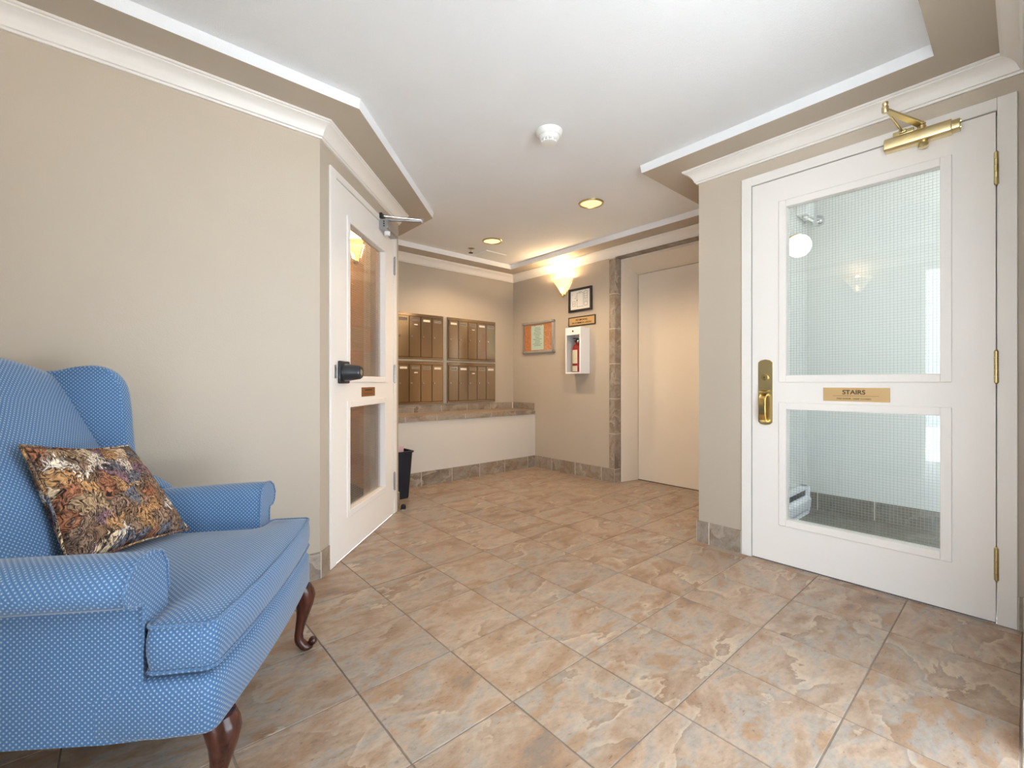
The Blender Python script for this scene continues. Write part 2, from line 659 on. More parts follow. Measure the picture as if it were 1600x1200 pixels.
def clip(poly, conv):
    """Sutherland-Hodgman against a counter-clockwise convex polygon"""
    out = poly
    for i in range(len(conv)):
        ax, ay = conv[i]
        bx, by = conv[(i + 1) % len(conv)]
        src, out = out, []
        if not src:
            return []

        def side(p):
            return (bx - ax) * (p[1] - ay) - (by - ay) * (p[0] - ax)
        for j in range(len(src)):
            p, q = src[j], src[(j + 1) % len(src)]
            sp, sq = side(p), side(q)
            if sp >= -1e-9:
                out.append(p)
            if (sp > 1e-9 and sq < -1e-9) or (sp < -1e-9 and sq > 1e-9):
                t = sp / (sp - sq)
                out.append((p[0] + (q[0] - p[0]) * t, p[1] + (q[1] - p[1]) * t))
    return out if len(out) > 2 else []


# ------------------------------------------------------------------ room dimensions
XB, YL, XRT, YF = -0.72, 2.275, 2.62, -0.004      # back wall, left wall, stair-door wall, entrance wall
AX, AY = 0.732, 2.275                              # where the diagonal wall starts
XR, YR = 1.575, 1.575 + 1.543                      # where it ends / return wall
YM, XE, YC = 4.05, 3.545, 1.295                    # mailbox wall, lift wall, alcove corner
YLED = 3.67                                        # front of the wall under the ledge
ZS, ZC, ZW = 2.228, 2.275, 2.3                     # soffit, ceiling, top of the walls
TL, TG = 0.335, 0.0045                             # tile pitch and joint

# ------------------------------------------------------------------ floor and its tiles
regions = [[(XB, YF), (XRT, YF), (XRT, YL), (XB, YL)],
           [(AX, YL), (XRT, YL), (XRT, YR), (XR, YR)],
           [(XR, YR), (XRT, YR), (XRT, YLED), (XR, YLED)],
           [(XRT, YC), (XE, YC), (XE, YLED), (XRT, YLED)],
           [(XE, 1.52), (3.845, 1.52), (3.845, 2.575), (XE, 2.575)]]
fm = MB()
for r_ in regions:
    fm.prism(r_, -0.06, -0.0022)
floor = tag(fm.build('floor', 'floor_grout'), 'beige brown slate-look tiled lobby floor', 'floor', kind='structure')
gx0, gy0 = 0.641 * TL, 6.028 * TL
for i in range(-4, 14):
    for j in range(-14, 8):
        x0, y0 = gx0 + i * TL, gy0 + j * TL
        sq = [(x0 + TG / 2, y0 + TG / 2), (x0 + TL - TG / 2, y0 + TG / 2), (x0 + TL - TG / 2, y0 + TL - TG / 2), (x0 + TG / 2, y0 + TL - TG / 2)]
        t = MB()
        ar = 0
        for r_ in regions:
            c = clip(sq, r_)
            if c:
                t.prism(c, -0.008, 0.0)
                ar += 1
        if ar:
            t.build('tile', 'floor_tile', floor, bevel=0.0012 if ar == 1 else 0, seg=1)


# ------------------------------------------------------------------ walls
def struct(o, label=None, cat=None):
    return tag(o, label, cat, kind='structure')


def wall(name, loc, rz, L, openings=(), thick=0.1, z1=ZW, mat='wall_paint', x0=0.0, label=None):
    """wall in its own frame: x to the viewer's right, y into the wall"""
    m = MB()
    xs = x0
    for (a0, a1, b0, b1) in sorted(openings):
        if a0 > xs:
            m.box(xs, 0, 0, a0, thick, z1)
        if b0 > 0:
            m.box(a0, 0, 0, a1, thick, b0)
        if b1 < z1:
            m.box(a0, 0, b1, a1, thick, z1)
        xs = a1
    if xs < L:
        m.box(xs, 0, 0, L, thick, z1)
    o = m.build(name, mat)
    o.location = loc
    o.rotation_euler = (0, 0, rz)
    return struct(o, label, 'wall')


wall('wall_left', (XB, YL, 0), 0, AX - XB - 0.0, label='plain beige wall behind the blue armchair')
# diagonal wall with the door opening; its far end is cut square to the return wall
SD = (XR - AX) * math.sqrt(2)
wall('wall_diagonal', (AX, AY, 0), PI / 4, SD - 0.0, [(0.153, 1.071, 0, 2.032)], label='beige diagonal wall around the white glazed door')
wall('wall_return', (XR - 0.001, YR, 0), PI / 2, 2.4, thick=0.09, label='short beige wall beside the mailboxes')
wall('wall_mailbox', (XR, YM, 0), 0, XE - XR + 0.1, label='beige wall above the tiled ledge holding the mailboxes')
wall('wall_ledge', (XR, YLED, 0), 0, XE - XR, thick=YM - YLED - 0.001, z1=0.598, mat='lower_wall_paint', label='pale grey low wall under the tiled ledge')
wall('wall_elevator', (XE, YM, 0), -PI / 2, YM - YC, [(YM - 2.575, YM - 1.52, 0, 2.15)], thick=0.08, label='beige wall around the elevator opening')
wall('wall_alcove', (XE, YC, 0), PI, XE - XRT - 0.101, thick=0.1, label='beige side wall of the elevator alcove')
wall('wall_right', (XRT, YC, 0), -PI / 2, YC - YF, [(YC - 0.994, YC - 0.076, 0, 2.036)], label='beige wall around the stair door')
wall('wall_front', (XRT, YF, 0), PI, XRT - XB, [(0.85, 2.15, 0, 2.1)], label='beige entrance wall')
wall('wall_back', (XB, YF, 0), PI / 2, YL - YF, [(0.034, 0.684, 0, 2.1)], label='beige wall behind the armchair')

# perimeter loop (room on the right hand) and its inward offsets
LOOP = [(XB, YL), (AX, AY), (XR, YR), (XR, YM), (XE, YM), (XE, YC), (XRT, YC), (XRT, YF), (XB, YF)]


def offset(loop, d):
    n = len(loop)
    out = []
    for i in range(n):
        p0, p1, p2 = Vector(loop[i - 1]), Vector(loop[i]), Vector(loop[(i + 1) % n])
        d1, d2 = (p1 - p0).normalized(), (p2 - p1).normalized()
        n1, n2 = Vector((d1.y, -d1.x)), Vector((d2.y, -d2.x))
        b = (n1 + n2)
        b = b / b.length_squared * 2
        out.append(p1 + b * d)
    return out


CROWN = [(0.0, 2.15), (0.011, 2.15), (0.013, 2.158), (0.020, 2.160), (0.021, 2.166), (0.024, 2.172), (0.028, 2.183), (0.035, 2.194),
         (0.045, 2.204), (0.056, 2.210), (0.062, 2.213), (0.063, 2.217), (0.071, 2.219), (0.072, 2.2275), (0.0, 2.2275)]
offs = [offset(LOOP, p) for p, z in CROWN]
crown_names = ['left', 'diagonal', 'return', 'mailbox', 'elevator', 'alcove', 'right', 'front', 'back']
for i in range(9):
    j = (i + 1) % 9
    m = MB()
    ra = [(offs[k][i].x, offs[k][i].y, CROWN[k][1]) for k in range(len(CROWN))]
    rb = [(offs[k][j].x, offs[k][j].y, CROWN[k][1]) for k in range(len(CROWN))]
    m.loft([ra, rb])
    struct(m.build('trim_%d' % (i + 1), 'white_trim', smooth=True, angle=25), 'white crown moulding along the %s wall' % crown_names[i], 'moulding')

inner = offset(LOOP, 0.24)
inner2 = offset(LOOP, 0.246)
for i in range(9):
    pass
m = MB()
for i in range(9):
    j = (i + 1) % 9
    b = len(m.v)
    m.v += [Vector((LOOP[i][0], LOOP[i][1], ZS)), Vector((LOOP[j][0], LOOP[j][1], ZS)), Vector((inner[j].x, inner[j].y, ZS)), Vector((inner[i].x, inner[i].y, ZS)),
            Vector((inner2[j].x, inner2[j].y, ZC)), Vector((inner2[i].x, inner2[i].y, ZC))]
    m.cur = 0
    m.face([b, b + 1, b + 2, b + 3])
    m.cur = 1
    m.face([b + 3, b + 2, b + 4, b + 5])
struct(m.build('ceiling_soffit', ['wall_paint', 'ceiling_paint']), 'beige dropped border around the raised white ceiling', 'ceiling')
m = MB()
m.box(XB - 0.1, YF - 0.1, ZC, XE + 0.1, YM + 0.1, ZC + 0.05)
struct(m.build('ceiling', 'ceiling_paint'), 'white textured lobby ceiling', 'ceiling')


# ------------------------------------------------------------------ tiled baseboards
BH = 0.13


def wframe(name, loc, rz, label, cat, kind=None, group=None):
    return thing(name, label, cat, loc, rz, group, kind)


def baseboard(side, loc, rz, a, b, first=None, h=BH, mat='base_tile', label=None):
    o = MB().box(a, -0.0092, 0.0002, b, -0.0003, h - 0.001).build('baseboard_' + side, 'base_grout')
    o.location = loc
    o.rotation_euler = (0, 0, rz)
    struct(o, label or 'grey brown tile baseboard along the %s wall' % side.replace('_', ' '), 'baseboard')
    x = a
    step = first if first else TL
    while x < b - 0.004:
        e = min(x + step, b)
        MB().box(x + 0.0025, -0.0105, 0.001, e - 0.0025, -0.003, h).build('tile', mat, o, bevel=0.0008, seg=1)
        x = e
        step = TL
    return o


baseboard('left', (XB, YL, 0), 0, 0.0, AX - XB + 0.004, 0.2)
baseboard('diagonal', (AX, AY, 0), PI / 4, -0.004, 0.086)
baseboard('diagonal_end', (AX, AY, 0), PI / 4, 1.14, SD + 0.004)
baseboard('return', (XR, YR, 0), PI / 2, 0, YLED - YR - 0.012, 0.22)
baseboard('ledge', (XR, YLED, 0), 0, 0.012, XE - XR - 0.012, 0.16)
baseboard('elevator', (XE, YM, 0), -PI / 2, YM - YLED, YM - 2.575, 0.27)
baseboard('right', (XRT, YC, 0), -PI / 2, -0.01, YC - 1.048, 0.075)
baseboard('right_end', (XRT, 0.021, 0), -PI / 2, 0, 0.015)
baseboard('front', (XRT, YF, 0), PI, 0.012, 0.84)
baseboard('back', (XB, YF, 0), PI / 2, 0.69, YL - YF - 0.012)


# ------------------------------------------------------------------ tiled ledge under the mailboxes
led = thing('tiled_ledge', 'narrow stone tiled ledge with upstand under the mailboxes', 'ledge', (XR, YM, 0), 0)
W = XE - XR
y0 = YLED - YM - 0.012
MB().box(0.002, y0 + 0.0015, 0.6, W - 0.002, -0.002, 0.645).box(0.002, -0.009, 0.645, W - 0.002, -0.0012, 0.72).build('bed', 'base_grout', led)


def row(x0, x1, first, fn):
    x, st = x0, first
    while x < x1 - 0.01:
        e = min(x + st, x1)
        fn(x + 0.002, e - 0.002)
        x, st = e, TL * 0.98


row(0.004, W - 0.004, 0.34, lambda a, b: MB().box(a, y0, 0.598, b, y0 + 0.009, 0.646).build('edge_tile', 'base_tile', led, bevel=0.001, seg=1))
row(0.004, W - 0.004, 0.2, lambda a, b: MB().box(a, y0 + 0.0105, 0.64, b, -0.013, 0.648).build('top_tile', 'floor_tile', led))
row(0.004, W - 0.016, 0.3, lambda a, b: MB().box(a, -0.011, 0.65, b, -0.001, 0.722).build('upstand_tile', 'base_tile', led, bevel=0.001, seg=1))
MB().box(W - 0.011, -0.37, 0.65, W - 0.001, -0.19, 0.722).build('upstand_tile', 'base_tile', led, bevel=0.001, seg=1)
MB().box(W - 0.011, -0.187, 0.65, W - 0.001, -0.012, 0.722).build('upstand_tile', 'base_tile', led, bevel=0.001, seg=1)


# ------------------------------------------------------------------ lift entrance
EL = thing('door_3', 'plain cream elevator door set back in a splayed cream frame', 'elevator door', (XE, 2.575, 0), -PI / 2, kind='structure')
# local x right (towards -y), y into the wall
for k in range(7):                                   # tiled jamb facing and reveal
    z0 = BH + k * TL
    z1 = min(z0 + TL, 2.149)
    if z1 - z0 > 0.02:
        MB().box(-0.061, -0.0105, z0 + 0.0022, -0.0005, -0.001, z1 - 0.0022).build('jamb_tile', 'base_tile', EL, bevel=0.0008, seg=1)
MB().box(-0.060, -0.0085, BH, -0.001, -0.0003, 2.148).build('tile_bed', 'base_grout', EL)
MB().box(0.0006, -0.008, 0.001, 0.0085, 0.072, 2.148).build('tile_bed', 'base_grout', EL)
for k in range(-1, 7):
    z0 = max(0.001, BH + k * TL - (0 if k >= 0 else -TL + BH)) if k >= 0 else 0.001
    z1 = min(BH + (k + 1) * TL, 2.149) if k >= 0 else BH
    if z1 - z0 > 0.02:
        MB().box(0.0005, -0.0105, z0 + 0.0022, 0.010, 0.074, z1 - 0.0022).build('reveal_tile', 'base_tile', EL, bevel=0.0008, seg=1)
for k in range(4):
    a = 0.011 + k * 0.262
    MB().box(a, -0.0105, 2.14, a + 0.259, 0.074, 2.149).build('head_tile', 'base_tile', EL)
f = MB()
OW = 1.055
pts_o = [(0.011, 0.001), (0.011, 2.139), (OW - 0.011, 2.139), (OW - 0.011, 0.001)]
pts_m = [(0.022, 0.001), (0.022, 2.118), (OW - 0.022, 2.118), (OW - 0.022, 0.001)]
pts_i = [(0.062, 0.001), (0.062, 2.018), (OW - 0.062, 2.018), (OW - 0.062, 0.001)]
rings = [[(p[0], y, p[1]) for p in pts] for pts, y in ((pts_o, 0.3), (pts_o, 0.076), (pts_m, 0.076), (pts_i, 0.288), (pts_i, 0.3))]
f.loft([[r[k] for r in rings] for k in range(4)], True, True, True)
f.build('frame', 'elevator_paint', EL)
MB().box(0.066, 0.292, 0.006, OW - 0.066, 0.318, 2.014).build('door_panel', 'elevator_paint', EL)
MB().box(0.001, 0.29, 0.0, OW - 0.001, 0.359, 0.005).build('sill', 'dark_gap', EL)
sh_ = MB()
sh_.box(-0.05, 0.081, -0.02, 0.0, 0.36, 2.26)
sh_.box(OW, 0.081, -0.02, OW + 0.05, 0.36, 2.26)
sh_.box(0.0, 0.081, 2.1495, OW, 0.36, 2.26)
sh_.box(-0.05, 0.36, -0.02, OW + 0.05, 0.38, 2.26)
sh_.build('leak_seal', 'dark_gap', EL)  # unseen box added to stop light leaking round the frame


# ------------------------------------------------------------------ glazed doors
def glazed_door(name, label, loc, rz, x0, left_case, right_case, ztop, gtop, case_top, gx, metal_hinge, glass_y=0.016):
    """x0: hinge-free edge of the leaf in the wall frame; leaf 0.91 wide"""
    D = thing(name, label, 'door', loc, rz, kind='structure')
    x1 = x0 + 0.91
    # frame: jamb stops and casing
    c = MB()
    c.box(x0 - left_case, -0.012, 0.001, x0 - 0.004, -0.0005, case_top)
    c.box(x1 + 0.004, -0.012, 0.001, x1 + right_case, -0.0005, case_top)
    c.box(x0 - 0.004, -0.012, ztop + 0.004, x1 + 0.004, -0.0005, case_top)
    c.build('casing', 'white_trim', D, bevel=0.002, seg=1)
    j = MB()
    j.box(x0 - 0.0035, 0.0, 0.001, x0 + 0.012, 0.098, ztop + 0.003) if False else None
    j.box(x0 - 0.0035, 0.045, 0.001, x0 + 0.014, 0.098, ztop + 0.003)
    j.box(x1 - 0.014, 0.045, 0.001, x1 + 0.0035, 0.098, ztop + 0.003)
    j.box(x0 + 0.014, 0.045, ztop - 0.012, x1 - 0.014, 0.098, ztop + 0.003)
    j.build('door_stop', 'white_trim', D)
    # leaf with two openings
    (g0, g1), rows = gx, [(0.243, 0.818), (0.995, gtop)]
    F, B = -0.006, 0.038
    L = MB()
    L.box(x0, F, 0.007, g0, B, ztop)
    L.box(g1, F, 0.007, x1, B, ztop)
    L.box(g0, F, 0.007, g1, B, rows[0][0])
    L.box(g0, F, rows[0][1], g1, B, rows[1][0])
    L.box(g0, F, rows[1][1], g1, B, ztop)
    leaf = L.build('door_leaf', 'door_paint', D)
    for (a, b) in rows:
        m = MB()
        w = 0.036
        yo = F - 0.007
        m.box(g0 - w, yo, a - w, g0, F, b + w)
        m.box(g1, yo, a - w, g1 + w, F, b + w)
        m.box(g0, yo, a - w, g1, F, a)
        m.box(g0, yo, b, g1, F, b + w)
        bead = m.build('glazing_bead', 'door_paint', D, bevel=0.002, seg=1)
        sc = MB()
        for k in range(4):
            z = a + (b - a) * (k + 0.5) / 4
            for xx in (g0 - w / 2, g1 + w / 2):
                sc.lathe([(0.003, yo - 0.0006), (0.0022, yo)], 8, (xx, 0, z), 'y') if False else sc.lathe([(0.0045, -0.0008), (0.0045, 0.0)], 8, (xx, yo, z), 'y')
        sc.build('screw_caps', 'white_trim', bead)
        pane = MB().box(g0 + 0.001, glass_y, a + 0.001, g1 - 0.001, glass_y + 0.006, b - 0.001).build('pane', 'glass', D)
        wm = MB()
        n = int((g1 - g0) / 0.0127)
        r = 0.00042
        for k in range(1, n):
            xx = g0 + (g1 - g0) * k / n
            wm.box(xx - r, glass_y + 0.0025, a + 0.002, xx + r, glass_y + 0.0035, b - 0.002)
        n = int((b - a) / 0.0127)
        for k in range(1, n):
            zz = a + (b - a) * k / n
            wm.box(g0 + 0.002, glass_y + 0.0025, zz - r, g1 - 0.002, glass_y + 0.0035, zz + r)
        tag(wm.build('wire_mesh', 'wire', pane), kind='stuff')
    for zc in (1.805, 1.02, 0.24):
        h = MB()
        for k in range(5):
            z0 = zc - 0.0625 + k * 0.025
            h.lathe([(0.0072, z0 + 0.0006), (0.0072, z0 + 0.0244)], 10, (x1 + 0.002, F - 0.009, 0))
        h.lathe([(0.003, zc - 0.068), (0.006, zc - 0.0625)], 10, (x1 + 0.002, F - 0.009, 0))
        h.lathe([(0.006, zc + 0.0625), (0.003, zc + 0.068)], 10, (x1 + 0.002, F - 0.009, 0))
        h.box(x1 - 0.001, F - 0.006, zc - 0.0625, x1 + 0.003, 0.02, zc + 0.0625)
        h.build('hinge', metal_hinge, D, smooth=True)
    MB().box(x0, 0.0, 0.0005, x1, 0.04, 0.005).build('threshold', 'dark_gap', D)
    return D


D1 = glazed_door('door_1', 'white stair door with two wired glass panes and brass handle', (XRT, 0.99, 0), -PI / 2, 0.0, 0.055, 0.058, 2.032, 1.874, 2.086, (0.168, 0.750), 'antique_brass')
F = -0.006
# brass entrance handle
pl = MB()
poly = [(0.032, 0.745), (0.044, 0.734), (0.067, 0.729), (0.09, 0.734), (0.102, 0.745), (0.102, 1.066), (0.09, 1.077), (0.067, 1.082), (0.044, 1.077), (0.032, 1.066)]
b = len(pl.v)
n = len(poly)
pl.v += [Vector((x, F, z)) for x, z in poly] + [Vector((x, F - 0.006, z)) for x, z in poly]
pl.face([b + n + i for i in range(n)])
pl.face([b + i for i in reversed(range(n))])
for i in range(n):
    jn = (i + 1) % n
    pl.face([b + i, b + jn, b + n + jn, b + n + i])
plate = pl.build('handle_plate', 'antique_brass', D1, bevel=0.001, seg=1)
MB().lathe([(0.0165, -0.012), (0.0165, 0.0)], 20, (0.067, F - 0.006, 0.985), 'y').build('lock_cylinder', 'brass', plate, smooth=True)
MB().box(0.0655, F - 0.0186, 0.979, 0.0685, F - 0.0178, 0.991).build('keyhole', 'engraved', plate)
th = MB()
th.loft([[(0.05, F - 0.006, 0.914), (0.084, F - 0.006, 0.914), (0.084, F - 0.006, 0.909), (0.05, F - 0.006, 0.909)],
         [(0.046, F - 0.026, 0.916), (0.088, F - 0.026, 0.916), (0.088, F - 0.026, 0.912), (0.046, F - 0.026, 0.912)],
         [(0.052, F - 0.044, 0.908), (0.082, F - 0.044, 0.908), (0.082, F - 0.044, 0.905), (0.052, F - 0.044, 0.905)]])
th.build('thumb_latch', 'brass', plate, bevel=0.0012)
g = MB()
path = [(F - 0.004, 0.893), (F - 0.03, 0.888), (F - 0.043, 0.872), (F - 0.046, 0.83), (F - 0.045, 0.79), (F - 0.038, 0.762), (F - 0.02, 0.750), (F - 0.004, 0.748)]
rings = []
for k, (y, z) in enumerate(path):
    w = 0.016
    t = 0.006
    if k == 0:
        dy, dz = path[1][0] - y, path[1][1] - z
    elif k == len(path) - 1:
        dy, dz = y - path[k - 1][0], z - path[k - 1][1]
    else:
        dy, dz = path[k + 1][0] - path[k - 1][0], path[k + 1][1] - path[k - 1][1]
    l_ = math.hypot(dy, dz)
    ny, nz = -dz / l_ * t, dy / l_ * t
    rings.append([(0.067 - w, y - ny, z - nz), (0.067 + w, y - ny, z - nz), (0.067 + w, y + ny, z + nz), (0.067 - w, y + ny, z + nz)])
g.loft(rings)
g.build('grip', 'brass', plate, bevel=0.002)
# engraved sign
sg = MB().box(0.331, F - 0.0025, 0.868, 0.586, F, 0.933).build('sign_plate', 'plate_brass', D1, bevel=0.0006, seg=1)
text('lettering', 'STAIRS', 'engraved', sg, 0.453, F - 0.0026, 0.912, 0.021, 0.088)
text('lettering', 'FIRE DOOR - KEEP CLOSED', 'engraved', sg, 0.453, F - 0.0026, 0.8805, 0.0065, 0.132)
MB().box(0.37, F - 0.0032, 0.8935, 0.546, F - 0.0024, 0.8948).build('ruled_line', 'engraved', sg)
# brass closer
cb = MB()
sec = [(F, 1.99), (F - 0.036, 1.988), (F - 0.05, 1.996), (F - 0.053, 2.016), (F - 0.05, 2.036), (F - 0.036, 2.046), (F, 2.046)]
cb.loft([[(0.572, y, z) for y, z in sec], [(0.788, y, z) for y, z in sec]])
body = cb.build('door_closer', 'satin_brass', D1, bevel=0.002)
ec = MB()
sec2 = [(F - 0.002 + (y - F) * 0.86, 2.017 + (z - 2.017) * 0.8) for y, z in sec]
ec.loft([[(0.786, y, z) for y, z in sec2], [(0.812, y, z) for y, z in sec2]])
ec.build('end_cap', 'antique_brass', body, bevel=0.002)
vs = MB()
for z in (2.004, 2.028):
    for xx, s in ((0.572, -1), (0.812, 1)):
        vs.lathe([(0.006, -0.004), (0.006, 0.004)], 10, (xx, F - 0.03, z), 'x')
vs.build('valve_screws', 'antique_brass', body)
MB().lathe([(0.011, 1.962), (0.017, 1.966), (0.017, 1.978), (0.011, 1.99)], 18, (0.70, F - 0.03, 0)).build('pinion_cap', 'satin_brass', body, smooth=True)
MB().lathe([(0.015, 2.04), (0.015, 2.056), (0.010, 2.06)], 18, (0.695, F - 0.03, 0)).build('pinion', 'satin_brass', body, smooth=True)


def flat_bar(mb, p, q, w0, w1, t):
    p, q = Vector(p), Vector(q)
    d = (q - p)
    d.z = 0
    d.normalize()
    s = Vector((-d.y, d.x, 0))
    up = Vector((0, 0, t / 2))
    mb.loft([[p - s * w0 - up, p + s * w0 - up, p + s * w0 + up, p - s * w0 + up], [q - s * w1 - up, q + s * w1 - up, q + s * w1 + up, q - s * w1 + up]])


ELB = (0.613, -0.28, 2.066)
m = MB()
flat_bar(m, (0.695, F - 0.03, 2.062), ELB, 0.016, 0.010, 0.008)
m.build('closer_arm', 'antique_brass', D1, bevel=0.0015)
m = MB()
m.lathe([(0.009, 2.054), (0.012, 2.06), (0.012, 2.078), (0.008, 2.082), (0.010, 2.086), (0.010, 2.096), (0.004, 2.10)], 14, (ELB[0], ELB[1], 0))
m.build('elbow_joint', 'satin_brass', D1, smooth=True)
m = MB()
m.tube([(ELB[0], ELB[1], 2.07), (0.632, -0.03, 2.062)], 0.0045, 8)
m.build('forearm_rod', 'antique_brass', D1, smooth=True)
m = MB()
m.box(0.598, -0.022, 2.054, 0.668, -0.012, 2.072)
m.box(0.62, -0.038, 2.056, 0.645, -0.022, 2.070)
m.build('arm_shoe', 'antique_brass', D1, bevel=0.002)

D2 = glazed_door('door_2', 'white glazed door in the diagonal wall with dark square knob set', (AX, AY, 0), PI / 4, 0.157, 0.067, 0.055, 2.028, 1.852, 2.07, (0.322, 0.882), 'grey_metal', 0.022)
kn = MB().box(0.176, F - 0.016, 0.952, 0.296, F, 1.074).build('knob_plate', 'graphite', D2, bevel=0.006)
MB().lathe([(0.03, -0.105), (0.036, -0.098), (0.047, -0.03), (0.049, -0.014)], 28, (0.236, F, 1.012), 'y').build('knob', 'graphite', kn, smooth=True)
MB().lathe([(0.010, -0.108), (0.017, -0.1065), (0.017, -0.10)], 18, (0.236, F, 1.012), 'y').build('key_cylinder', 'chrome', kn, smooth=True)
box('strike_plate', 'aluminium', D2, 0.128, -0.0135, 0.98, 0.15, -0.0121, 1.05)
sg = MB().box(0.49, F - 0.0025, 0.872, 0.70, F, 0.928).build('sign_plate', 'copper_plate', D2, bevel=0.0006, seg=1)
MB().box(0.54, F - 0.0032, 0.908, 0.65, F - 0.0024, 0.916).build('engraved_line', 'engraved', sg)
MB().box(0.53, F - 0.0032, 0.887, 0.66, F - 0.0024, 0.890).build('engraved_line', 'engraved', sg)
sec = [(F, 1.978), (F - 0.05, 1.978), (F - 0.06, 1.986), (F - 0.06, 2.034), (F - 0.05, 2.042), (F, 2.042)]
body = MB().loft([[(0.775, y, z) for y, z in sec], [(1.0, y, z) for y, z in sec]]).build('door_closer', 'grey_metal', D2, bevel=0.003)
MB().lathe([(0.018, 1.952), (0.02, 1.958), (0.02, 1.979)], 18, (0.845, F - 0.032, 0)).build('pinion_cap', 'white_plastic', body, smooth=True)
m = MB()
for z in (1.995, 2.01, 2.025):
    m.lathe([(0.005, -0.003), (0.005, 0.001)], 8, (0.775, F - 0.035, z), 'x')
m.build('valve_screws', 'graphite', body)
MB().lathe([(0.014, 2.04), (0.014, 2.062)], 16, (0.845, F - 0.03, 0)).build('pinion', 'grey_metal', body, smooth=True)
ELB2 = (0.907, -0.262, 2.066)
m = MB()
flat_bar(m, (0.845, F - 0.03, 2.058), ELB2, 0.014, 0.011, 0.01)
m.build('closer_arm', 'grey_metal', D2, bevel=0.0015)
MB().lathe([(0.011, 2.052), (0.011, 2.084)], 14, (ELB2[0], ELB2[1], 0)).build('elbow_joint', 'chrome', D2, smooth=True)
MB().tube([(ELB2[0], ELB2[1], 2.076), (0.80, -0.03, 2.07)], 0.005, 8).build('forearm_rod', 'chrome', D2, smooth=True)
MB().box(0.765, -0.03, 2.046, 0.83, -0.012, 2.082).build('arm_shoe', 'graphite', D2, bevel=0.003)

# ------------------------------------------------------------------ stairwell behind the stair door
SX0, SX1, SY0, SY1 = XRT + 0.1, 3.94, -0.9, 1.1
m = MB()
m.prism([(SX0, SY0), (SX1, SY0), (SX1, SY1), (SX0, SY1)], -0.06, -0.002)
sf = struct(m.build('floor_stair', 'stair_tile'), 'grey tiled floor behind the stair door', 'floor')
for i in range(4):
    for j in range(6):
        x0_, y0_ = SX1 - (i + 1) * TL, 1.027 - (j + 1) * TL + (TL if j == 0 else 0) - 0.0
        y0_ = 1.027 - j * TL
        c = clip([(x0_ + 0.002, y0_ - TL + 0.002), (x0_ + TL - 0.002, y0_ - TL + 0.002), (x0_ + TL - 0.002, y0_ - 0.002), (x0_ + 0.002, y0_ - 0.002)],
                 [(SX0, SY0), (SX1, SY0), (SX1, SY1), (SX0, SY1)])
        if c:
            MB().prism(c, -0.006, 0).build('tile', 'stair_tile', sf)
wall('wall_stair_back', (SX1, SY1, 0), -PI / 2, SY1 - SY0, mat='stair_paint', z1=2.6, label='pale wall seen through the stair door glass')
wall('wall_stair_side', (SX0, SY1, 0), 0, SX1 - SX0, mat='stair_paint', z1=2.6, thick=0.09, label='pale side wall of the stairwell with heater')
wall('wall_stair_end', (SX1, SY0, 0), PI, SX1 - SX0, [(0.375, 0.825, 1.05, 1.65)], mat='stair_paint', z1=2.6, label='stairwell end wall with window opening')
struct(MB().box(SX0, SY0, 2.6, SX1, SY1, 2.65).build('ceiling_stair', 'ceiling_paint'), 'white stairwell ceiling', 'ceiling')
baseboard('stair', (SX1, SY1, 0), -PI / 2, 0.0, SY1 - SY0, 0.073, mat='stair_tile', label='grey tile baseboard in the stairwell')
# heater
ht = thing('baseboard_heater', 'white electric baseboard heater on the stairwell floor', 'heater', (3.0, SY1, 0), 0)
sec = [(-0.002, 0.03), (-0.05, 0.03), (-0.066, 0.05), (-0.07, 0.11), (-0.05, 0.135), (-0.002, 0.135)]
MB().loft([[(0, y, z) for y, z in sec], [(0.80, y, z) for y, z in sec]]).build('cover', 'white_enamel', ht, bevel=0.004)
MB().box(0.0, -0.055, 0.0, 0.80, -0.002, 0.022).build('foot', 'white_enamel', ht)
MB().box(0.01, -0.04, 0.022, 0.79, -0.004, 0.19).build('fins', 'graphite', ht)
MB().box(0.0, -0.05, 0.178, 0.80, -0.002, 0.2).build('top_rail', 'white_enamel', ht, bevel=0.003)
MB().box(0.765, -0.06, 0.02, 0.80, -0.002, 0.2).build('end_panel', 'white_enamel', ht, bevel=0.003)
# globe lamp on the stairwell wall
gl = thing('globe_lamp', 'lit white glass globe lamp behind the stair door', 'lamp', (3.41, SY1, 1.87), 0)
MB().lathe([(0.05, -0.02), (0.055, 0.0)], 20, (0, -0.0, 0.06), 'y').build('base', 'white_plastic', gl, smooth=True)
MB().tube([(0, -0.01, 0.06), (0, -0.09, 0.075), (0, -0.1, 0.06)], 0.012, 8).build('arm', 'brass', gl, smooth=True)
prof = [(0.075 * math.sin(PI * k / 12), -0.075 * math.cos(PI * k / 12)) for k in range(13)]
MB().lathe([(max(r, 1e-4), z) for r, z in prof], 24, (0, -0.1, 0)).build('globe', 'globe_glass', gl, smooth=True)
em = thing('emergency_light', 'grey emergency light with clear round head behind the stair door', 'light', (3.78, SY1, 2.17), 0)
MB().box(-0.09, -0.07, -0.005, 0.09, -0.001, 0.12).build('housing', 'white_plastic', em, bevel=0.008)
MB().lathe([(0.03, -0.06), (0.042, -0.03), (0.034, 0.0)], 20, (0.05, -0.075, -0.035), 'y').build('lamp_head', 'chrome', em, smooth=True)
MB().tube([(-0.07, -0.05, -0.02), (0.03, -0.075, -0.035)], 0.008, 8).build('bracket', 'white_plastic', em)
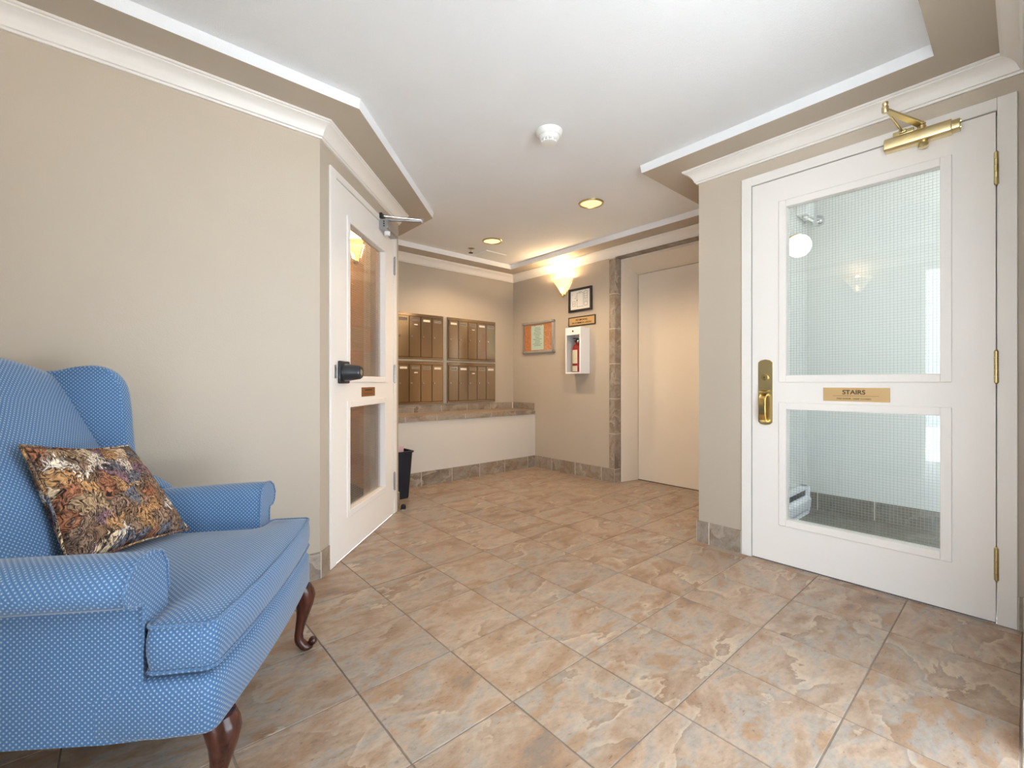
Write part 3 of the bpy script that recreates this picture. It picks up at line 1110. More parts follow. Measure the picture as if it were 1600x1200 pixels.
# unseen ceiling fitting added to brighten the stairwell
cl_ = thing('ceiling_light', 'unseen ceiling panel added to brighten the stairwell', 'light', (3.3, 0.0, 2.6), 0)
MB().box(-0.1, -0.6, -0.04, 0.1, 0.6, -0.001).build('housing', 'white_plastic', cl_, bevel=0.004)
MB().box(-0.085, -0.58, -0.075, 0.085, 0.58, -0.041).build('diffuser', 'fill_glow', cl_, bevel=0.01)

# ------------------------------------------------------------------ corridor behind the diagonal door
m = MB()
corr = [(-0.6, YL + 0.1), (AX - 0.041, YL + 0.1), (XR - 0.1, YR + 0.043), (XR - 0.1, 5.5), (-0.6, 5.5)]
m.prism(corr, -0.06, 0.0)
struct(m.build('floor_corridor', 'carpet'), 'dark brown carpet behind the diagonal door', 'carpet')
struct(MB().prism(corr, 2.4, 2.45).build('ceiling_corridor', 'ceiling_paint'), 'corridor ceiling behind the diagonal door', 'ceiling')
struct(MB().box(XR - 0.1, YR + 0.06, 0, XR - 0.092, 5.5, 2.4).build('wall_corridor', 'corridor_paint'), 'warm tan corridor wall behind the diagonal door', 'wall')
struct(MB().box(-0.7, 5.5, 0, XR, 5.6, 2.4).build('wall_corridor_end', 'corridor_paint'), 'tan end wall of the corridor', 'wall')
struct(MB().box(-0.7, YL + 0.11, 0, -0.6, 5.5, 2.4).build('wall_corridor_side', 'corridor_paint'), 'tan side wall of the corridor', 'wall')
struct(MB().box(XR - 0.145, 3.29, 0.0, XR - 0.101, 3.42, 2.39).build('trim_10', 'white_trim', bevel=0.004), 'cream door casing in the corridor', 'casing')
struct(MB().box(XR - 0.112, 3.43, 0.0, XR - 0.101, 5.49, 0.1).build('baseboard_corridor', 'carpet'), 'dark carpet baseboard in the corridor', 'baseboard')


def sconce(name, label, loc, rz, glass_mat, power, color, R=0.125):
    """half-round glass fan on a brass holder, open at the top"""
    S = thing(name, label, 'wall lamp', loc, rz)
    MB().box(-0.035, -0.008, -0.005, 0.035, -0.001, 0.11).build('back_plate', 'brass', S, bevel=0.003)
    n = 18
    prof = [(0.02, 0.0), (0.05, 0.045), (0.085, 0.1), (R, 0.158)]
    m = MB()
    rings = []
    for r, z in prof:
        ring = []
        for k in range(n + 1):
            t = PI + PI * k / n
            fl = r * (1 + 0.015 * math.cos(k * PI))
            ring.append((fl * math.cos(t), min(-0.002, fl * math.sin(t) * 0.85 - 0.006), z))
        for k in range(n, -1, -1):
            t = PI + PI * k / n
            fl = (r - 0.004)
            ring.append((fl * math.cos(t), min(-0.002, fl * math.sin(t) * 0.85 - 0.006), z + 0.001))
        rings.append(ring)
    m.loft(rings)
    m.build('glass_shade', glass_mat, S, smooth=True)
    for sgn in (-1, 1):
        MB().tube([(sgn * 0.02, -0.006, 0.0), (sgn * 0.052, -0.006, 0.045), (sgn * 0.088, -0.006, 0.1), (sgn * (R + 0.004), -0.006, 0.16)], 0.004, 8).build('rim', 'brass', S, smooth=True)
    MB().lathe([(0.004, -0.03), (0.011, -0.026), (0.011, -0.018), (0.021, -0.012), (0.024, 0.004)], 18, (0, -0.026, 0)).build('holder', 'brass', S, smooth=True)
    MB().lathe([(0.008, 0.01), (0.012, 0.02), (0.02, 0.05), (0.021, 0.065), (0.013, 0.082), (0.001, 0.088)], 16, (0, -0.045, 0.01)).build('bulb', 'fill_glow' if False else 'sconce_bulb', S, smooth=True)
    l = bpy.data.lights.new(name + '_light', 'POINT')
    l.energy = power
    l.color = color
    l.shadow_soft_size = 0.03
    o = bpy.data.objects.new(name + '_light', l)
    o.location = (0, -0.06, 0.145)
    o.parent = S
    COL.objects.link(o)
    return S


glow('sconce_bulb', (255, 220, 150), 6.0)
WARM = (1.0, 0.70, 0.38)
sconce('wall_sconce', 'lit brass and glass fan sconce on the elevator wall', (XE, 3.225, 1.885), -PI / 2, 'sconce_glass', 14.0, WARM)
sconce('wall_sconce', 'lit glass sconce in the corridor seen through the diagonal door', (XR - 0.1, 3.62, 1.95), -PI / 2, 'corridor_glass', 520.0, (1.0, 0.62, 0.30))
sconce('wall_sconce', 'lit glass sconce on the wall behind the armchair', (XB, 1.19, 1.92), PI / 2, 'sconce_glass', 5.0, WARM)


# ------------------------------------------------------------------ mailboxes
def mail_door(parent, x0, x1, z0, z1, lines):
    w = x1 - x0
    d = MB().box(x0 + 0.0028, -0.028, z0, x1 - 0.0028, -0.018, z1).build('mailbox_door', 'stainless', parent, bevel=0.0018, seg=1)
    np = MB()
    cx, cz = (x0 + x1) / 2, z1 - 0.034
    hw, hh = 0.044, 0.014
    np.box(cx - hw, -0.0315, cz + hh - 0.004, cx + hw, -0.028, cz + hh)
    np.box(cx - hw, -0.0315, cz - hh, cx + hw, -0.028, cz - hh + 0.004)
    np.box(cx - hw, -0.0315, cz - hh + 0.004, cx - hw + 0.005, -0.028, cz + hh - 0.004)
    np.box(cx + hw - 0.005, -0.0315, cz - hh + 0.004, cx + hw, -0.028, cz + hh - 0.004)
    np.build('name_holder', 'chrome', d)
    MB().box(cx - hw + 0.005, -0.0295, cz - hh + 0.004, cx + hw - 0.005, -0.028, cz + hh - 0.004).build('name_card', 'card_grey' if lines % 3 else 'label_cream', d)
    MB().lathe([(0.009, -0.006), (0.011, -0.002), (0.011, 0.0)], 14, (x0 + w * 0.2, -0.028, (z0 + z1) / 2 + 0.0), 'y').build('lock', 'chrome', d, smooth=True)
    return d


ROWS = [('upper', 1.19, 1.65), ('lower', 0.737, 1.168)]
for side, xa, xb in (('left', 1.88, 2.552), ('right', 2.60, 3.253)):
    for nm, z0, z1 in ROWS:
        lab = 'stainless steel mailbox bank with five doors, %s row, %s' % (nm, 'nearer the diagonal wall' if side == 'left' else 'nearer the cork notice board')
        u = thing('mailbox_bank', lab, 'mailbox', (0, YM, 0), 0, 'mailbox banks on the wall')
        fr = MB()
        e = 0.012
        zt, zb = z1 - 0.03, z0 + 0.022
        fr.box(xa, -0.022, z0, xb, -0.001, zb)
        fr.box(xa, -0.022, zt, xb, -0.001, z1)
        fr.box(xa, -0.022, zb, xa + e, -0.001, zt)
        fr.box(xb - e, -0.022, zb, xb, -0.001, zt)
        fr.box(xa + e, -0.012, zb, xb - e, -0.001, zt)
        fr.build('frame', 'stainless', u, bevel=0.0015, seg=1)
        n = 5
        for k in range(n):
            dx = (xb - xa - 2 * e) / n
            mail_door(u, xa + e + k * dx, xa + e + (k + 1) * dx, zb + 0.002, zt - 0.002, k + (0 if nm == 'upper' else 2))
        if True:
            k = 2 if side == 'left' else (2 if nm == 'lower' else 2)
            dx = (xb - xa - 2 * e) / n
            MB().box(xa + e + (k + 0.42) * dx, -0.0295, zt - 0.088, xa + e + (k + 0.72) * dx, -0.028, zt - 0.078).build('sticker', 'paper', u)
cs = MB().box(2.554, -0.016, 0.737, 2.598, -0.001, 1.65).build('cover_strip', 'aluminium', None, bevel=0.002)
cs.location = (0, YM, 0)
tag(cs, 'upright aluminium cover strip between the mailbox banks', 'strip')
hs = MB().box(1.88, -0.018, 1.170, 3.253, -0.001, 1.188).build('cover_strip', 'aluminium', None, bevel=0.002)
hs.location = (0, YM, 0)
tag(hs, 'level aluminium cover strip between upper and lower mailboxes', 'strip')


# ------------------------------------------------------------------ things on the lift wall (local x = YM - y)
def on_lift(name, label, cat, lx, z):
    return thing(name, label, cat, (XE, YM - lx, z), -PI / 2)


nb = on_lift('notice_board', 'cork notice board in aluminium case holding one pale green sheet', 'notice board', 0.195, 1.288)
Wn, Hn, Dn = 0.50, 0.35, 0.034
MB().box(0.012, -0.012, 0.012, Wn - 0.012, -0.001, Hn - 0.012).build('cork_panel', 'cork', nb)
for nm, bx in (('top', (0, Hn - 0.024, Wn, Hn)), ('bottom', (0, 0, Wn, 0.024)), ('left', (0, 0.0245, 0.024, Hn - 0.0245)), ('right', (Wn - 0.03, 0.0245, Wn, Hn - 0.0245))):
    MB().box(bx[0], -Dn, bx[1], bx[2], -0.001, bx[3]).build('frame_rail', 'aluminium', nb, bevel=0.006)
for xx in (-0.003, Wn - 0.026):
    for zz in (-0.003, Hn - 0.024):
        MB().box(xx, -Dn - 0.002, zz, xx + 0.03, -0.0005, zz + 0.027).build('corner_cap', 'grey_metal', nb, bevel=0.005)
MB().box(0.025, -0.030, 0.025, Wn - 0.031, -0.027, Hn - 0.025).build('pane', 'clear_glass', nb)
ps = thing('notice_sheet', 'pale green printed sheet pinned inside the cork notice board', 'paper', (XE, YM - 0.195, 1.288), -PI / 2)
MB().box(0.135, -0.0135, 0.035, 0.335, -0.0125, Hn - 0.04).build('sheet', 'green_paper', ps)
ln = MB()
random.seed(3)
for k in range(12):
    z = Hn - 0.07 - k * 0.018
    w = random.uniform(0.06, 0.15)
    ln.box(0.235 - w / 2, -0.0140, z, 0.235 + w / 2, -0.0136, z + 0.004)
ln.build('printed_lines', 'ink', ps)
for xx in (0.2, 0.3):
    MB().lathe([(0.004, -0.008), (0.003, 0)], 8, (xx, -0.0135, Hn - 0.045), 'y').build('pin', 'chrome', ps)

pf = on_lift('framed_plan', 'black framed floor plan beside the lit wall sconce', 'frame', 0.90, 1.684)
Wp, Hp = 0.305, 0.24
for bx in ((0, 0, Wp, 0.022), (0, Hp - 0.022, Wp, Hp), (0, 0.022, 0.022, Hp - 0.022), (Wp - 0.022, 0.022, Wp, Hp - 0.022)):
    MB().box(bx[0], -0.022, bx[1], bx[2], -0.001, bx[3]).build('frame_rail', 'black_frame', pf, bevel=0.002, seg=1)
sh = MB().box(0.0222, -0.008, 0.0222, Wp - 0.0222, -0.002, Hp - 0.0222).build('plan_sheet', 'paper', pf)
q = MB()


def seg2(x0, z0, x1, z1, t=0.0011):
    q.box(min(x0, x1) - t, -0.0088, min(z0, z1) - t, max(x0, x1) + t, -0.0082, max(z0, z1) + t)


for a in (((0.11, 0.05), (0.11, 0.19)), ((0.11, 0.19), (0.19, 0.19)), ((0.19, 0.19), (0.19, 0.06)), ((0.11, 0.05), (0.19, 0.05)),
          ((0.205, 0.055), (0.245, 0.055)), ((0.205, 0.2), (0.245, 0.2)), ((0.205, 0.055), (0.205, 0.2)), ((0.245, 0.055), (0.245, 0.2)),
          ((0.205, 0.09), (0.245, 0.09)), ((0.205, 0.13), (0.245, 0.13)), ((0.205, 0.15), (0.245, 0.15)), ((0.205, 0.175), (0.245, 0.175)),
          ((0.225, 0.09), (0.225, 0.13)), ((0.05, 0.06), (0.05, 0.11)), ((0.05, 0.06), (0.085, 0.06)), ((0.05, 0.11), (0.085, 0.11)), ((0.085, 0.06), (0.085, 0.11)),
          ((0.05, 0.085), (0.085, 0.085)), ((0.07, 0.14), (0.095, 0.14)), ((0.095, 0.14), (0.095, 0.165)), ((0.04, 0.18), (0.05, 0.18)), ((0.13, 0.2), (0.17, 0.2))):
    seg2(a[0][0], a[0][1], a[1][0], a[1][1])
q.box(0.104, -0.0088, 0.112, 0.116, -0.0082, 0.122)
q.build('plan_lines', 'ink', sh)

sn = on_lift('no_smoking_sign', 'small brass sign with black border above the extinguisher cabinet', 'sign', 0.891, 1.538)
Ws, Hs = 0.354, 0.095
for bx in ((0, 0, Ws, 0.009), (0, Hs - 0.009, Ws, Hs), (0, 0.009, 0.009, Hs - 0.009), (Ws - 0.009, 0.009, Ws, Hs - 0.009)):
    MB().box(bx[0], -0.010, bx[1], bx[2], -0.001, bx[3]).build('border', 'black_frame', sn)
pb = MB().box(0.009, -0.007, 0.009, Ws - 0.009, -0.001, Hs - 0.009).build('plate', 'plate_brass', sn)
text('lettering', 'NO SMOKING', 'engraved', pb, Ws / 2, -0.0071, 0.061, 0.019, 0.155)
text('lettering', 'IN COMMON AREAS', 'engraved', pb, Ws / 2, -0.0071, 0.031, 0.019, 0.25)

cb_ = on_lift('extinguisher_cabinet', 'white open-fronted metal extinguisher cabinet on the elevator wall', 'cabinet', 0.97, 1.045)
Wc, Hc, Dc, t = 0.20, 0.462, 0.14, 0.002
m = MB()
m.box(0, -Dc, 0, t, -0.001, Hc)
m.box(Wc - t, -Dc, 0, Wc, -0.001, Hc)
m.box(t, -Dc, 0, Wc - t, -0.001, t)
m.box(t, -Dc, Hc - t, Wc - t, -0.001, Hc)
m.box(t, -0.004, t, Wc - t, -0.001, Hc - t)
m.build('body', 'white_enamel', cb_, bevel=0.0005, seg=1)
m = MB()
m.box(0, -Dc - 0.002, 0, 0.016, -Dc, Hc)
m.box(Wc - 0.016, -Dc - 0.002, 0, Wc, -Dc, Hc)
m.box(0.016, -Dc - 0.002, 0, Wc - 0.016, -Dc, 0.014)
m.box(0.016, -Dc - 0.002, Hc - 0.075, Wc - 0.016, -Dc, Hc)
m.build('front_frame', 'white_enamel', cb_)
MB().lathe([(0.007, -0.006), (0.009, 0.0)], 12, (0.1, -Dc - 0.002, Hc - 0.038), 'y').build('lock', 'black_plastic', cb_, smooth=True)
MB().box(0.018, -Dc + 0.001, 0.016, Wc - 0.018, -Dc + 0.002, Hc - 0.077).build('pane', 'clear_glass', cb_)
fx = thing('fire_extinguisher', 'red fire extinguisher with cream label inside the white cabinet', 'extinguisher', (XE - 0.072, YM - 1.072, 1.0472), -PI / 2)
R_ = 0.052
cyl = MB().lathe([(0.045, 0.0), (R_, 0.008), (R_, 0.24), (0.047, 0.268), (0.034, 0.288), (0.018, 0.30), (0.018, 0.312)], 28).build('cylinder', 'red_enamel', fx, smooth=True)
MB().lathe([(R_ + 0.0006, 0.10), (R_ + 0.0006, 0.235)], 16, a0=PI * 1.15, a1=PI * 1.70).build('label_sheet', 'label_cream', cyl, smooth=True)
MB().lathe([(R_ + 0.0006, 0.02), (R_ + 0.0006, 0.075)], 16, a0=PI * 1.15, a1=PI * 1.70).build('label_sheet', 'label_cream', cyl, smooth=True)
MB().lathe([(0.02, 0.312), (0.02, 0.335), (0.012, 0.345)], 16).build('valve', 'chrome', fx, smooth=True)
MB().box(-0.012, -0.06, 0.345, 0.012, 0.03, 0.352).build('lever', 'black_plastic', fx, bevel=0.002)
MB().box(-0.010, -0.055, 0.325, 0.010, 0.0, 0.331).build('carry_handle', 'black_plastic', fx, bevel=0.002)
MB().lathe([(0.014, -0.01), (0.014, 0.0)], 14, (0, -0.02, 0.322), 'y').build('gauge', 'chrome', fx, smooth=True)
MB().tube([(0.015, 0, 0.325), (0.05, 0.0, 0.32), (0.066, -0.005, 0.27), (0.066, -0.01, 0.12), (0.064, -0.01, 0.05)], 0.009, 8).build('hose', 'black_plastic', fx, smooth=True)

# ------------------------------------------------------------------ ceiling fittings
sd = thing('smoke_detector', 'round white smoke detector on the ceiling', 'smoke detector', (1.69, 1.645, ZC), 0)
MB().lathe([(0.058, -0.028), (0.066, -0.018), (0.07, -0.001)], 32).build('base', 'white_plastic', sd, smooth=True)
MB().lathe([(0.03, -0.05), (0.044, -0.046), (0.052, -0.036), (0.054, -0.0285)], 32).build('sensor_cap', 'white_plastic', sd, smooth=True)
for k in range(10):
    t = 2 * PI * k / 10
    M = Matrix.Rotation(t, 4, 'Z')
    MB().box(0.034, -0.004, -0.060, 0.040, 0.004, -0.046, M).build('fin', 'white_plastic', sd)
MB().lathe([(0.03, -0.064), (0.040, -0.062), (0.040, -0.0585)], 24).build('bottom_disc', 'white_plastic', sd, smooth=True)
for (x, y, lab, mt) in ((2.60, 2.10, 'round brass rimmed ceiling downlight nearer the smoke detector', 'downlight_lens'), (2.60, 3.265, 'round brass rimmed ceiling downlight above the mailboxes', 'downlight_bright')):
    d = thing('downlight', lab, 'ceiling light', (x, y, ZC), 0, 'ceiling downlights')
    m = MB()
    m.lathe([(0.076, -0.002), (0.079, -0.009), (0.088, -0.009), (0.093, -0.001)], 36)
    m.f = [q_ for q_ in m.f if len(q_) == 4]
    m.build('rim', 'antique_brass', d, smooth=True)
    MB().lathe([(0.001, -0.006), (0.05, -0.006), (0.078, -0.003)], 36).build('lens', mt, d, smooth=True)
    l = bpy.data.lights.new('downlight_lamp', 'SPOT')
    l.energy = 68
    l.color = (1.0, 0.74, 0.46)
    l.spot_size = math.radians(150)
    l.spot_blend = 0.5
    l.shadow_soft_size = 0.07
    o = bpy.data.objects.new('downlight_lamp', l)
    o.location = (0, 0, -0.02)
    o.parent = d
    COL.objects.link(o)
sp = thing('sprinkler', 'dark ceiling sprinkler head in front of the mailboxes', 'sprinkler', (2.59, 3.59, ZC), 0)
MB().lathe([(0.012, -0.012), (0.034, -0.004), (0.036, -0.001)], 20).build('escutcheon', 'chrome', sp, smooth=True)
MB().lathe([(0.007, -0.04), (0.009, -0.012)], 10).build('stem', 'antique_brass', sp)
MB().lathe([(0.022, -0.045), (0.022, -0.042)], 12).build('deflector', 'rubber', sp)
vp = thing('access_panel', 'flat white access panel in the ceiling by the mailboxes', 'panel', (2.86, 3.62, ZC), 0)
MB().box(-0.13, -0.1, -0.012, 0.13, 0.1, -0.001).build('panel', 'ceiling_paint', vp, bevel=0.003)

# ------------------------------------------------------------------ waste basket and door stop
wb = thing('waste_basket', 'dark navy plastic waste basket in the corner under the mailboxes', 'waste basket', (1.715, 3.435, 0), 0)
m = MB()


def rr(w, d, r, z, n=4):
    out = []
    for cx, cy, a in ((w - r, d - r, 0), (-w + r, d - r, PI / 2), (-w + r, -d + r, PI), (w - r, -d + r, 1.5 * PI)):
        for k in range(n + 1):
            t = a + PI / 2 * k / n
            out.append((cx + r * math.cos(t), cy + r * math.sin(t), z))
    return out


m.loft([rr(0.075, 0.07, 0.02, 0.012), rr(0.08, 0.075, 0.02, 0.001), rr(0.083, 0.078, 0.02, 0.012), rr(0.108, 0.098, 0.025, 0.378), rr(0.118, 0.108, 0.028, 0.38), rr(0.118, 0.108, 0.028, 0.392),
        rr(0.106, 0.096, 0.025, 0.392), rr(0.104, 0.094, 0.025, 0.38), rr(0.078, 0.074, 0.02, 0.016)])
m.build('bin', 'navy_plastic', wb, smooth=True)
random.seed(5)
for k, (dx, dy, mt, rz, tl, h_) in enumerate(((-0.05, 0.0, 'pink_paper', 0.4, -0.04, 0.44), (-0.02, 0.02, 'paper', 1.0, 0.12, 0.43), (0.0, -0.02, 'pink_paper', -0.4, 0.08, 0.425), (0.03, 0.01, 'kraft_paper', 0.2, 0.06, 0.415), (-0.06, -0.055, 'paper', 0.7, 0.0, 0.45))):
    M = Matrix.Rotation(rz, 4, 'Z') @ Matrix.Rotation(tl, 4, 'Y')
    m = MB()
    rings = []
    for i in range(5):
        z = 0.1 + (h_ - 0.1) * i / 4
        b_ = 0.012 * math.sin(i * 1.3 + k)
        rings.append([M @ Vector((-0.022, b_, z)), M @ Vector((0.022, b_ + 0.006, z)), M @ Vector((0.022, b_ + 0.007, z)), M @ Vector((-0.022, b_ + 0.001, z))])
    m.loft(rings)
    o = m.build('waste_paper', mt, None)
    o.location = (1.715 + dx * 0.8, 3.435 + dy, 0)
    tag(o, ('pink junk mail sheet leaning left in the waste basket', 'white junk mail sheet in the middle of the waste basket', 'pink junk mail sheet upright in the middle of the waste basket',
            'tan junk mail sheet at the right rim of the waste basket', 'tallest white junk mail sheet at the left of the waste basket')[k], 'paper', 'junk mail in the waste basket')
ds = thing('door_stop', 'small black rubber floor door stop by the diagonal door', 'door stop', (1.60, 3.085, 0), 0)
MB().lathe([(0.022, 0.0005), (0.022, 0.006), (0.012, 0.008)], 18).build('base', 'chrome', ds, smooth=True)
MB().lathe([(0.016, 0.008), (0.02, 0.014), (0.019, 0.03), (0.01, 0.038), (0.001, 0.04)], 18).build('bumper', 'rubber', ds, smooth=True)


# ------------------------------------------------------------------ wing armchair (local x forward, y to the sitter's left)
CH = thing('wing_armchair', 'blue dotted wing armchair with dark cabriole legs beside the left wall', 'armchair', (0.329, 1.424, 0), math.radians(-31.15))
FAB = 'blue_fabric'


def smooth_closed(pts, n_sub=3):
    """Catmull-Rom through a closed polygon"""
    out = []
    n = len(pts)
    P = [Vector(p) for p in pts]
    for i in range(n):
        p0, p1, p2, p3 = P[i - 1], P[i], P[(i + 1) % n], P[(i + 2) % n]
        for k in range(n_sub):
            t = k / n_sub
            out.append(0.5 * ((2 * p1) + (p2 - p0) * t + (2 * p0 - 5 * p1 + 4 * p2 - p3) * t * t + (3 * p1 - p0 - 3 * p2 + p3) * t ** 3))
    return out


def loft_uv(rings):
    """cloth metres: u round the ring, v along the loft"""
    uvs = []
    v = 0
    for i, r in enumerate(rings):
        if i:
            v += sum((Vector(r[k]) - Vector(rings[i - 1][k])).length for k in range(len(r))) / len(r)
        u = 0
        row_ = [(0, v)]
        for k in range(len(r)):
            u += (Vector(rings[len(rings) // 2][(k + 1) % len(r)]) - Vector(rings[len(rings) // 2][k])).length
            row_.append((u, v))
        uvs.append(row_)
    return uvs


def round_rect_ring(z, x0, x1, y0, y1, r, n=5):
    out = []
    for cx, cy, a in ((x1 - r, y1 - r, 0), (x0 + r, y1 - r, PI / 2), (x0 + r, y0 + r, PI), (x1 - r, y0 + r, 1.5 * PI)):
        for k in range(n + 1):
            t = a + PI / 2 * k / n
            out.append((cx + r * math.cos(t), cy + r * math.sin(t), z))
    return out


def outline_solid(name, outline, zs, mat, parent, crown=0.0, bow=0.0):
    """solid from a closed plan outline; zs = [(z, inset)]; top fills with a domed grid"""
    from mathutils.geometry import delaunay_2d_cdt
    m = MB()
    n = len(outline)
    P = [Vector(p) for p in outline]

    def inset(d):
        out = []
        for i in range(n):
            e1 = (P[i] - P[i - 1]).normalized()
            e2 = (P[(i + 1) % n] - P[i]).normalized()
            nn = Vector((-(e1.y + e2.y), e1.x + e2.x)).normalized()
            out.append(P[i] + nn * d)
        return out
    rings = [[(p.x, p.y, z) for p in inset(d)] for z, d in zs]
    uvs = loft_uv(rings)
    m.loft(rings, True, True, False, uvs)
    # domed top
    top = inset(zs[-1][1])
    ztop = zs[-1][0]
    xs = [p.x for p in top]
    ys = [p.y for p in top]
    pts = [p.copy() for p in top]
    step = 0.03
    x = min(xs) + step / 2
    cx0, cx1, cy0, cy1 = min(xs), max(xs), min(ys), max(ys)

    def inside(px, py):
        c = False
        for i in range(n):
            a, b_ = top[i - 1], top[i]
            if (a.y > py) != (b_.y > py) and px < (b_.x - a.x) * (py - a.y) / (b_.y - a.y) + a.x:
                c = not c
        return c

    def dist(px, py):
        dmin = 9
        q = Vector((px, py))
        for i in range(n):
            a, b_ = top[i - 1], top[i]
            ab = b_ - a
            t = max(0, min(1, (q - a).dot(ab) / max(ab.length_squared, 1e-9)))
            dmin = min(dmin, (a + ab * t - q).length)
        return dmin
    dd = [0.0] * n
    while x < max(xs):
        y = min(ys) + step / 2
        while y < max(ys):
            if inside(x, y):
                d = dist(x, y)
                if d > 0.012:
                    pts.append(Vector((x, y)))
                    dd.append(d)
            y += step
        x += step
    vs, es, fs, ov, oe, of = delaunay_2d_cdt(pts, [(i, (i + 1) % n) for i in range(n)], [], 1, 1e-6)
    b = len(m.v)
    for k, v in enumerate(vs):
        d = dd[ov[k][0]] if ov[k] else 0
        m.v.append(Vector((v.x, v.y, ztop + crown * (1 - math.exp(-d / 0.07)))))
    for f_ in fs:
        m.face([b + i for i in f_], [(vs[i].x, vs[i].y) for i in f_])
    return m.build(name, mat, parent, smooth=True, angle=55)


# seat base with bowed front rail
def rnd(poly, r, n=4):
    out = []
    k = len(poly)
    for i in range(k):
        p0, p1, p2 = Vector(poly[i - 1]), Vector(poly[i]), Vector(poly[(i + 1) % k])
        rr_ = r[i] if isinstance(r, (list, tuple)) else r
        a, b_ = p1 + (p0 - p1).normalized() * rr_, p1 + (p2 - p1).normalized() * rr_
        for t in range(n + 1):
            s = t / n
            out.append((1 - s) ** 2 * a + 2 * s * (1 - s) * p1 + s * s * b_)
    return out


def bowed(poly_pts, x_front, amt, halfw):
    return [Vector((p.x + amt * (1 - min(1, abs(p.y) / halfw) ** 2) if p.x > x_front - 0.02 else p.x, p.y)) for p in poly_pts]


def dense(poly, step=0.04):
    out = []
    for i in range(len(poly)):
        a, b_ = Vector(poly[i]), Vector(poly[(i + 1) % len(poly)])
        k = max(1, int((b_ - a).length / step))
        for t in range(k):
            out.append(a + (b_ - a) * t / k)
    return out


base_pl = rnd([(0.008, -0.37), (0.008, 0.37), (-0.10, 0.37), (-0.62, 0.31), (-0.62, -0.31), (-0.10, -0.37)], [0.03, 0.03, 0.01, 0.03, 0.03, 0.01])
base_pl = bowed(dense(base_pl), 0.008, 0.016, 0.36)
outline_solid('seat_base', base_pl, [(0.228, 0.012), (0.232, 0.004), (0.24, 0.0), (0.315, 0.0), (0.332, 0.003), (0.343, 0.011), (0.348, 0.024)], FAB, CH, 0.0)
cush = rnd([(0.004, -0.365), (0.004, 0.365), (-0.122, 0.365), (-0.135, 0.268), (-0.52, 0.262), (-0.52, -0.262), (-0.135, -0.268), (-0.122, -0.365)],
           [0.022, 0.022, 0.02, 0.03, 0.03, 0.03, 0.03, 0.02])
cush = bowed(dense(cush), 0.004, 0.02, 0.365)
cu_o = outline_solid('seat_cushion', cush, [(0.354, 0.026), (0.357, 0.013), (0.364, 0.004), (0.376, 0.0), (0.40, -0.004), (0.43, -0.004), (0.452, 0.0), (0.458, 0.003), (0.461, 0.008)], FAB, CH, 0.024)
for z_, d_ in ((0.459, -0.001), (0.366, -0.001)):
    pts = [(p.x, p.y, z_) for p in cush]
    MB().tube(pts + [pts[0]], 0.0038, 6, False).build('piping', FAB, cu_o, smooth=True, boxuv=True)


def arm(sg):
    # section seen from the front: y outward (times sg), z up
    sec = [(0.268, 0.34), (0.268, 0.50), (0.272, 0.56), (0.292, 0.592), (0.325, 0.604), (0.365, 0.600), (0.398, 0.583), (0.416, 0.553), (0.408, 0.524), (0.386, 0.511), (0.362, 0.512), (0.356, 0.50)]
    sec += [(0.356, 0.42), (0.358, 0.30), (0.358, 0.228), (0.34, 0.228), (0.30, 0.228), (0.268, 0.24)]
    rings = []
    stations = [(-0.140, 0.9), (-0.134, 0.965), (-0.138, 1.0), (-0.2, 0.99), (-0.32, 0.95), (-0.44, 0.92), (-0.56, 0.92), (-0.70, 0.94)]
    cyy, czz = 0.33, 0.42
    first = True
    R2 = []
    for (x, s) in stations:
        ring = []
        for (y, z) in sec:
            inn = 1.0
            if x <= -0.2:
                k = (-0.2 - x) / 0.5
                yy = y - 0.045 * k
                zz = z - (0.012 * k if z > 0.5 else 0)
            else:
                yy, zz = y, z
                if x > -0.137 or (first and x > -0.141):
                    yy = cyy + (y - cyy) * s
                    zz = czz + (z - czz) * (0.985 if s < 0.95 else 0.995)
            ring.append((x, sg * yy, zz))
        R2.append(ring)
        first = False
    R2 = R2[1:]           # start at the front face
    R2[0] = [(-0.131, p[1], p[2]) for p in R2[0]]
    if sg < 0:
        R2 = [list(reversed(r)) for r in R2]
    m = MB()
    m.loft(R2, True, True, True, loft_uv(R2))
    a_ = m.build('arm', FAB, CH, smooth=True, boxuv=True, angle=50)
    scroll = [R2[1][k] for k in range(len(R2[1]))]
    if sg < 0:
        scroll = list(reversed(scroll))
    scroll = [(-0.131, p[1], p[2]) for p in scroll[1:13]]
    MB().tube(scroll, 0.0035, 6).build('piping', FAB, a_, smooth=True, boxuv=True)
    return a_


arm(1)
arm(-1)

# back: reclined slab with crowned face and arched crest
m = MB()
rings = []
NY = 17
for i in range(15):
    t = i / 14
    z = 0.40 + 0.57 * t
    xf = -0.478 - 0.265 * t + 0.02 * math.sin(PI * t)
    xb = -0.60 - 0.255 * t
    ring = []
    for k in range(NY):
        y = -0.285 + 0.57 * k / (NY - 1)
        u = y / 0.285
        bulge = 0.035 * (1 - u * u) * math.sin(PI * min(1, t * 1.05 + 0.12)) ** 0.7
        crest = 0.048 * (1 - u * u) * t ** 3
        ring.append((xf + bulge, y, z + crest))
    for k in reversed(range(NY)):
        y = -0.285 + 0.57 * k / (NY - 1)
        u = y / 0.285
        crest = 0.048 * (1 - u * u) * t ** 3
        ring.append((xb, y, z + crest))
    rings.append(ring)
# rolled top
for kx, kz in ((0.3, 0.012), (0.6, 0.02), (0.9, 0.024)):
    base = rings[14]
    ring = []
    for idx, p in enumerate(base):
        mid = -0.79
        ring.append((p[0] + (mid - p[0]) * kx * 0.8, p[1], p[2] + kz))
    rings.append(ring)
rings = [list(reversed(r)) for r in rings]
m.loft(rings, True, True, True, loft_uv(rings))
m.build('backrest', FAB, CH, smooth=True, boxuv=True, angle=60)
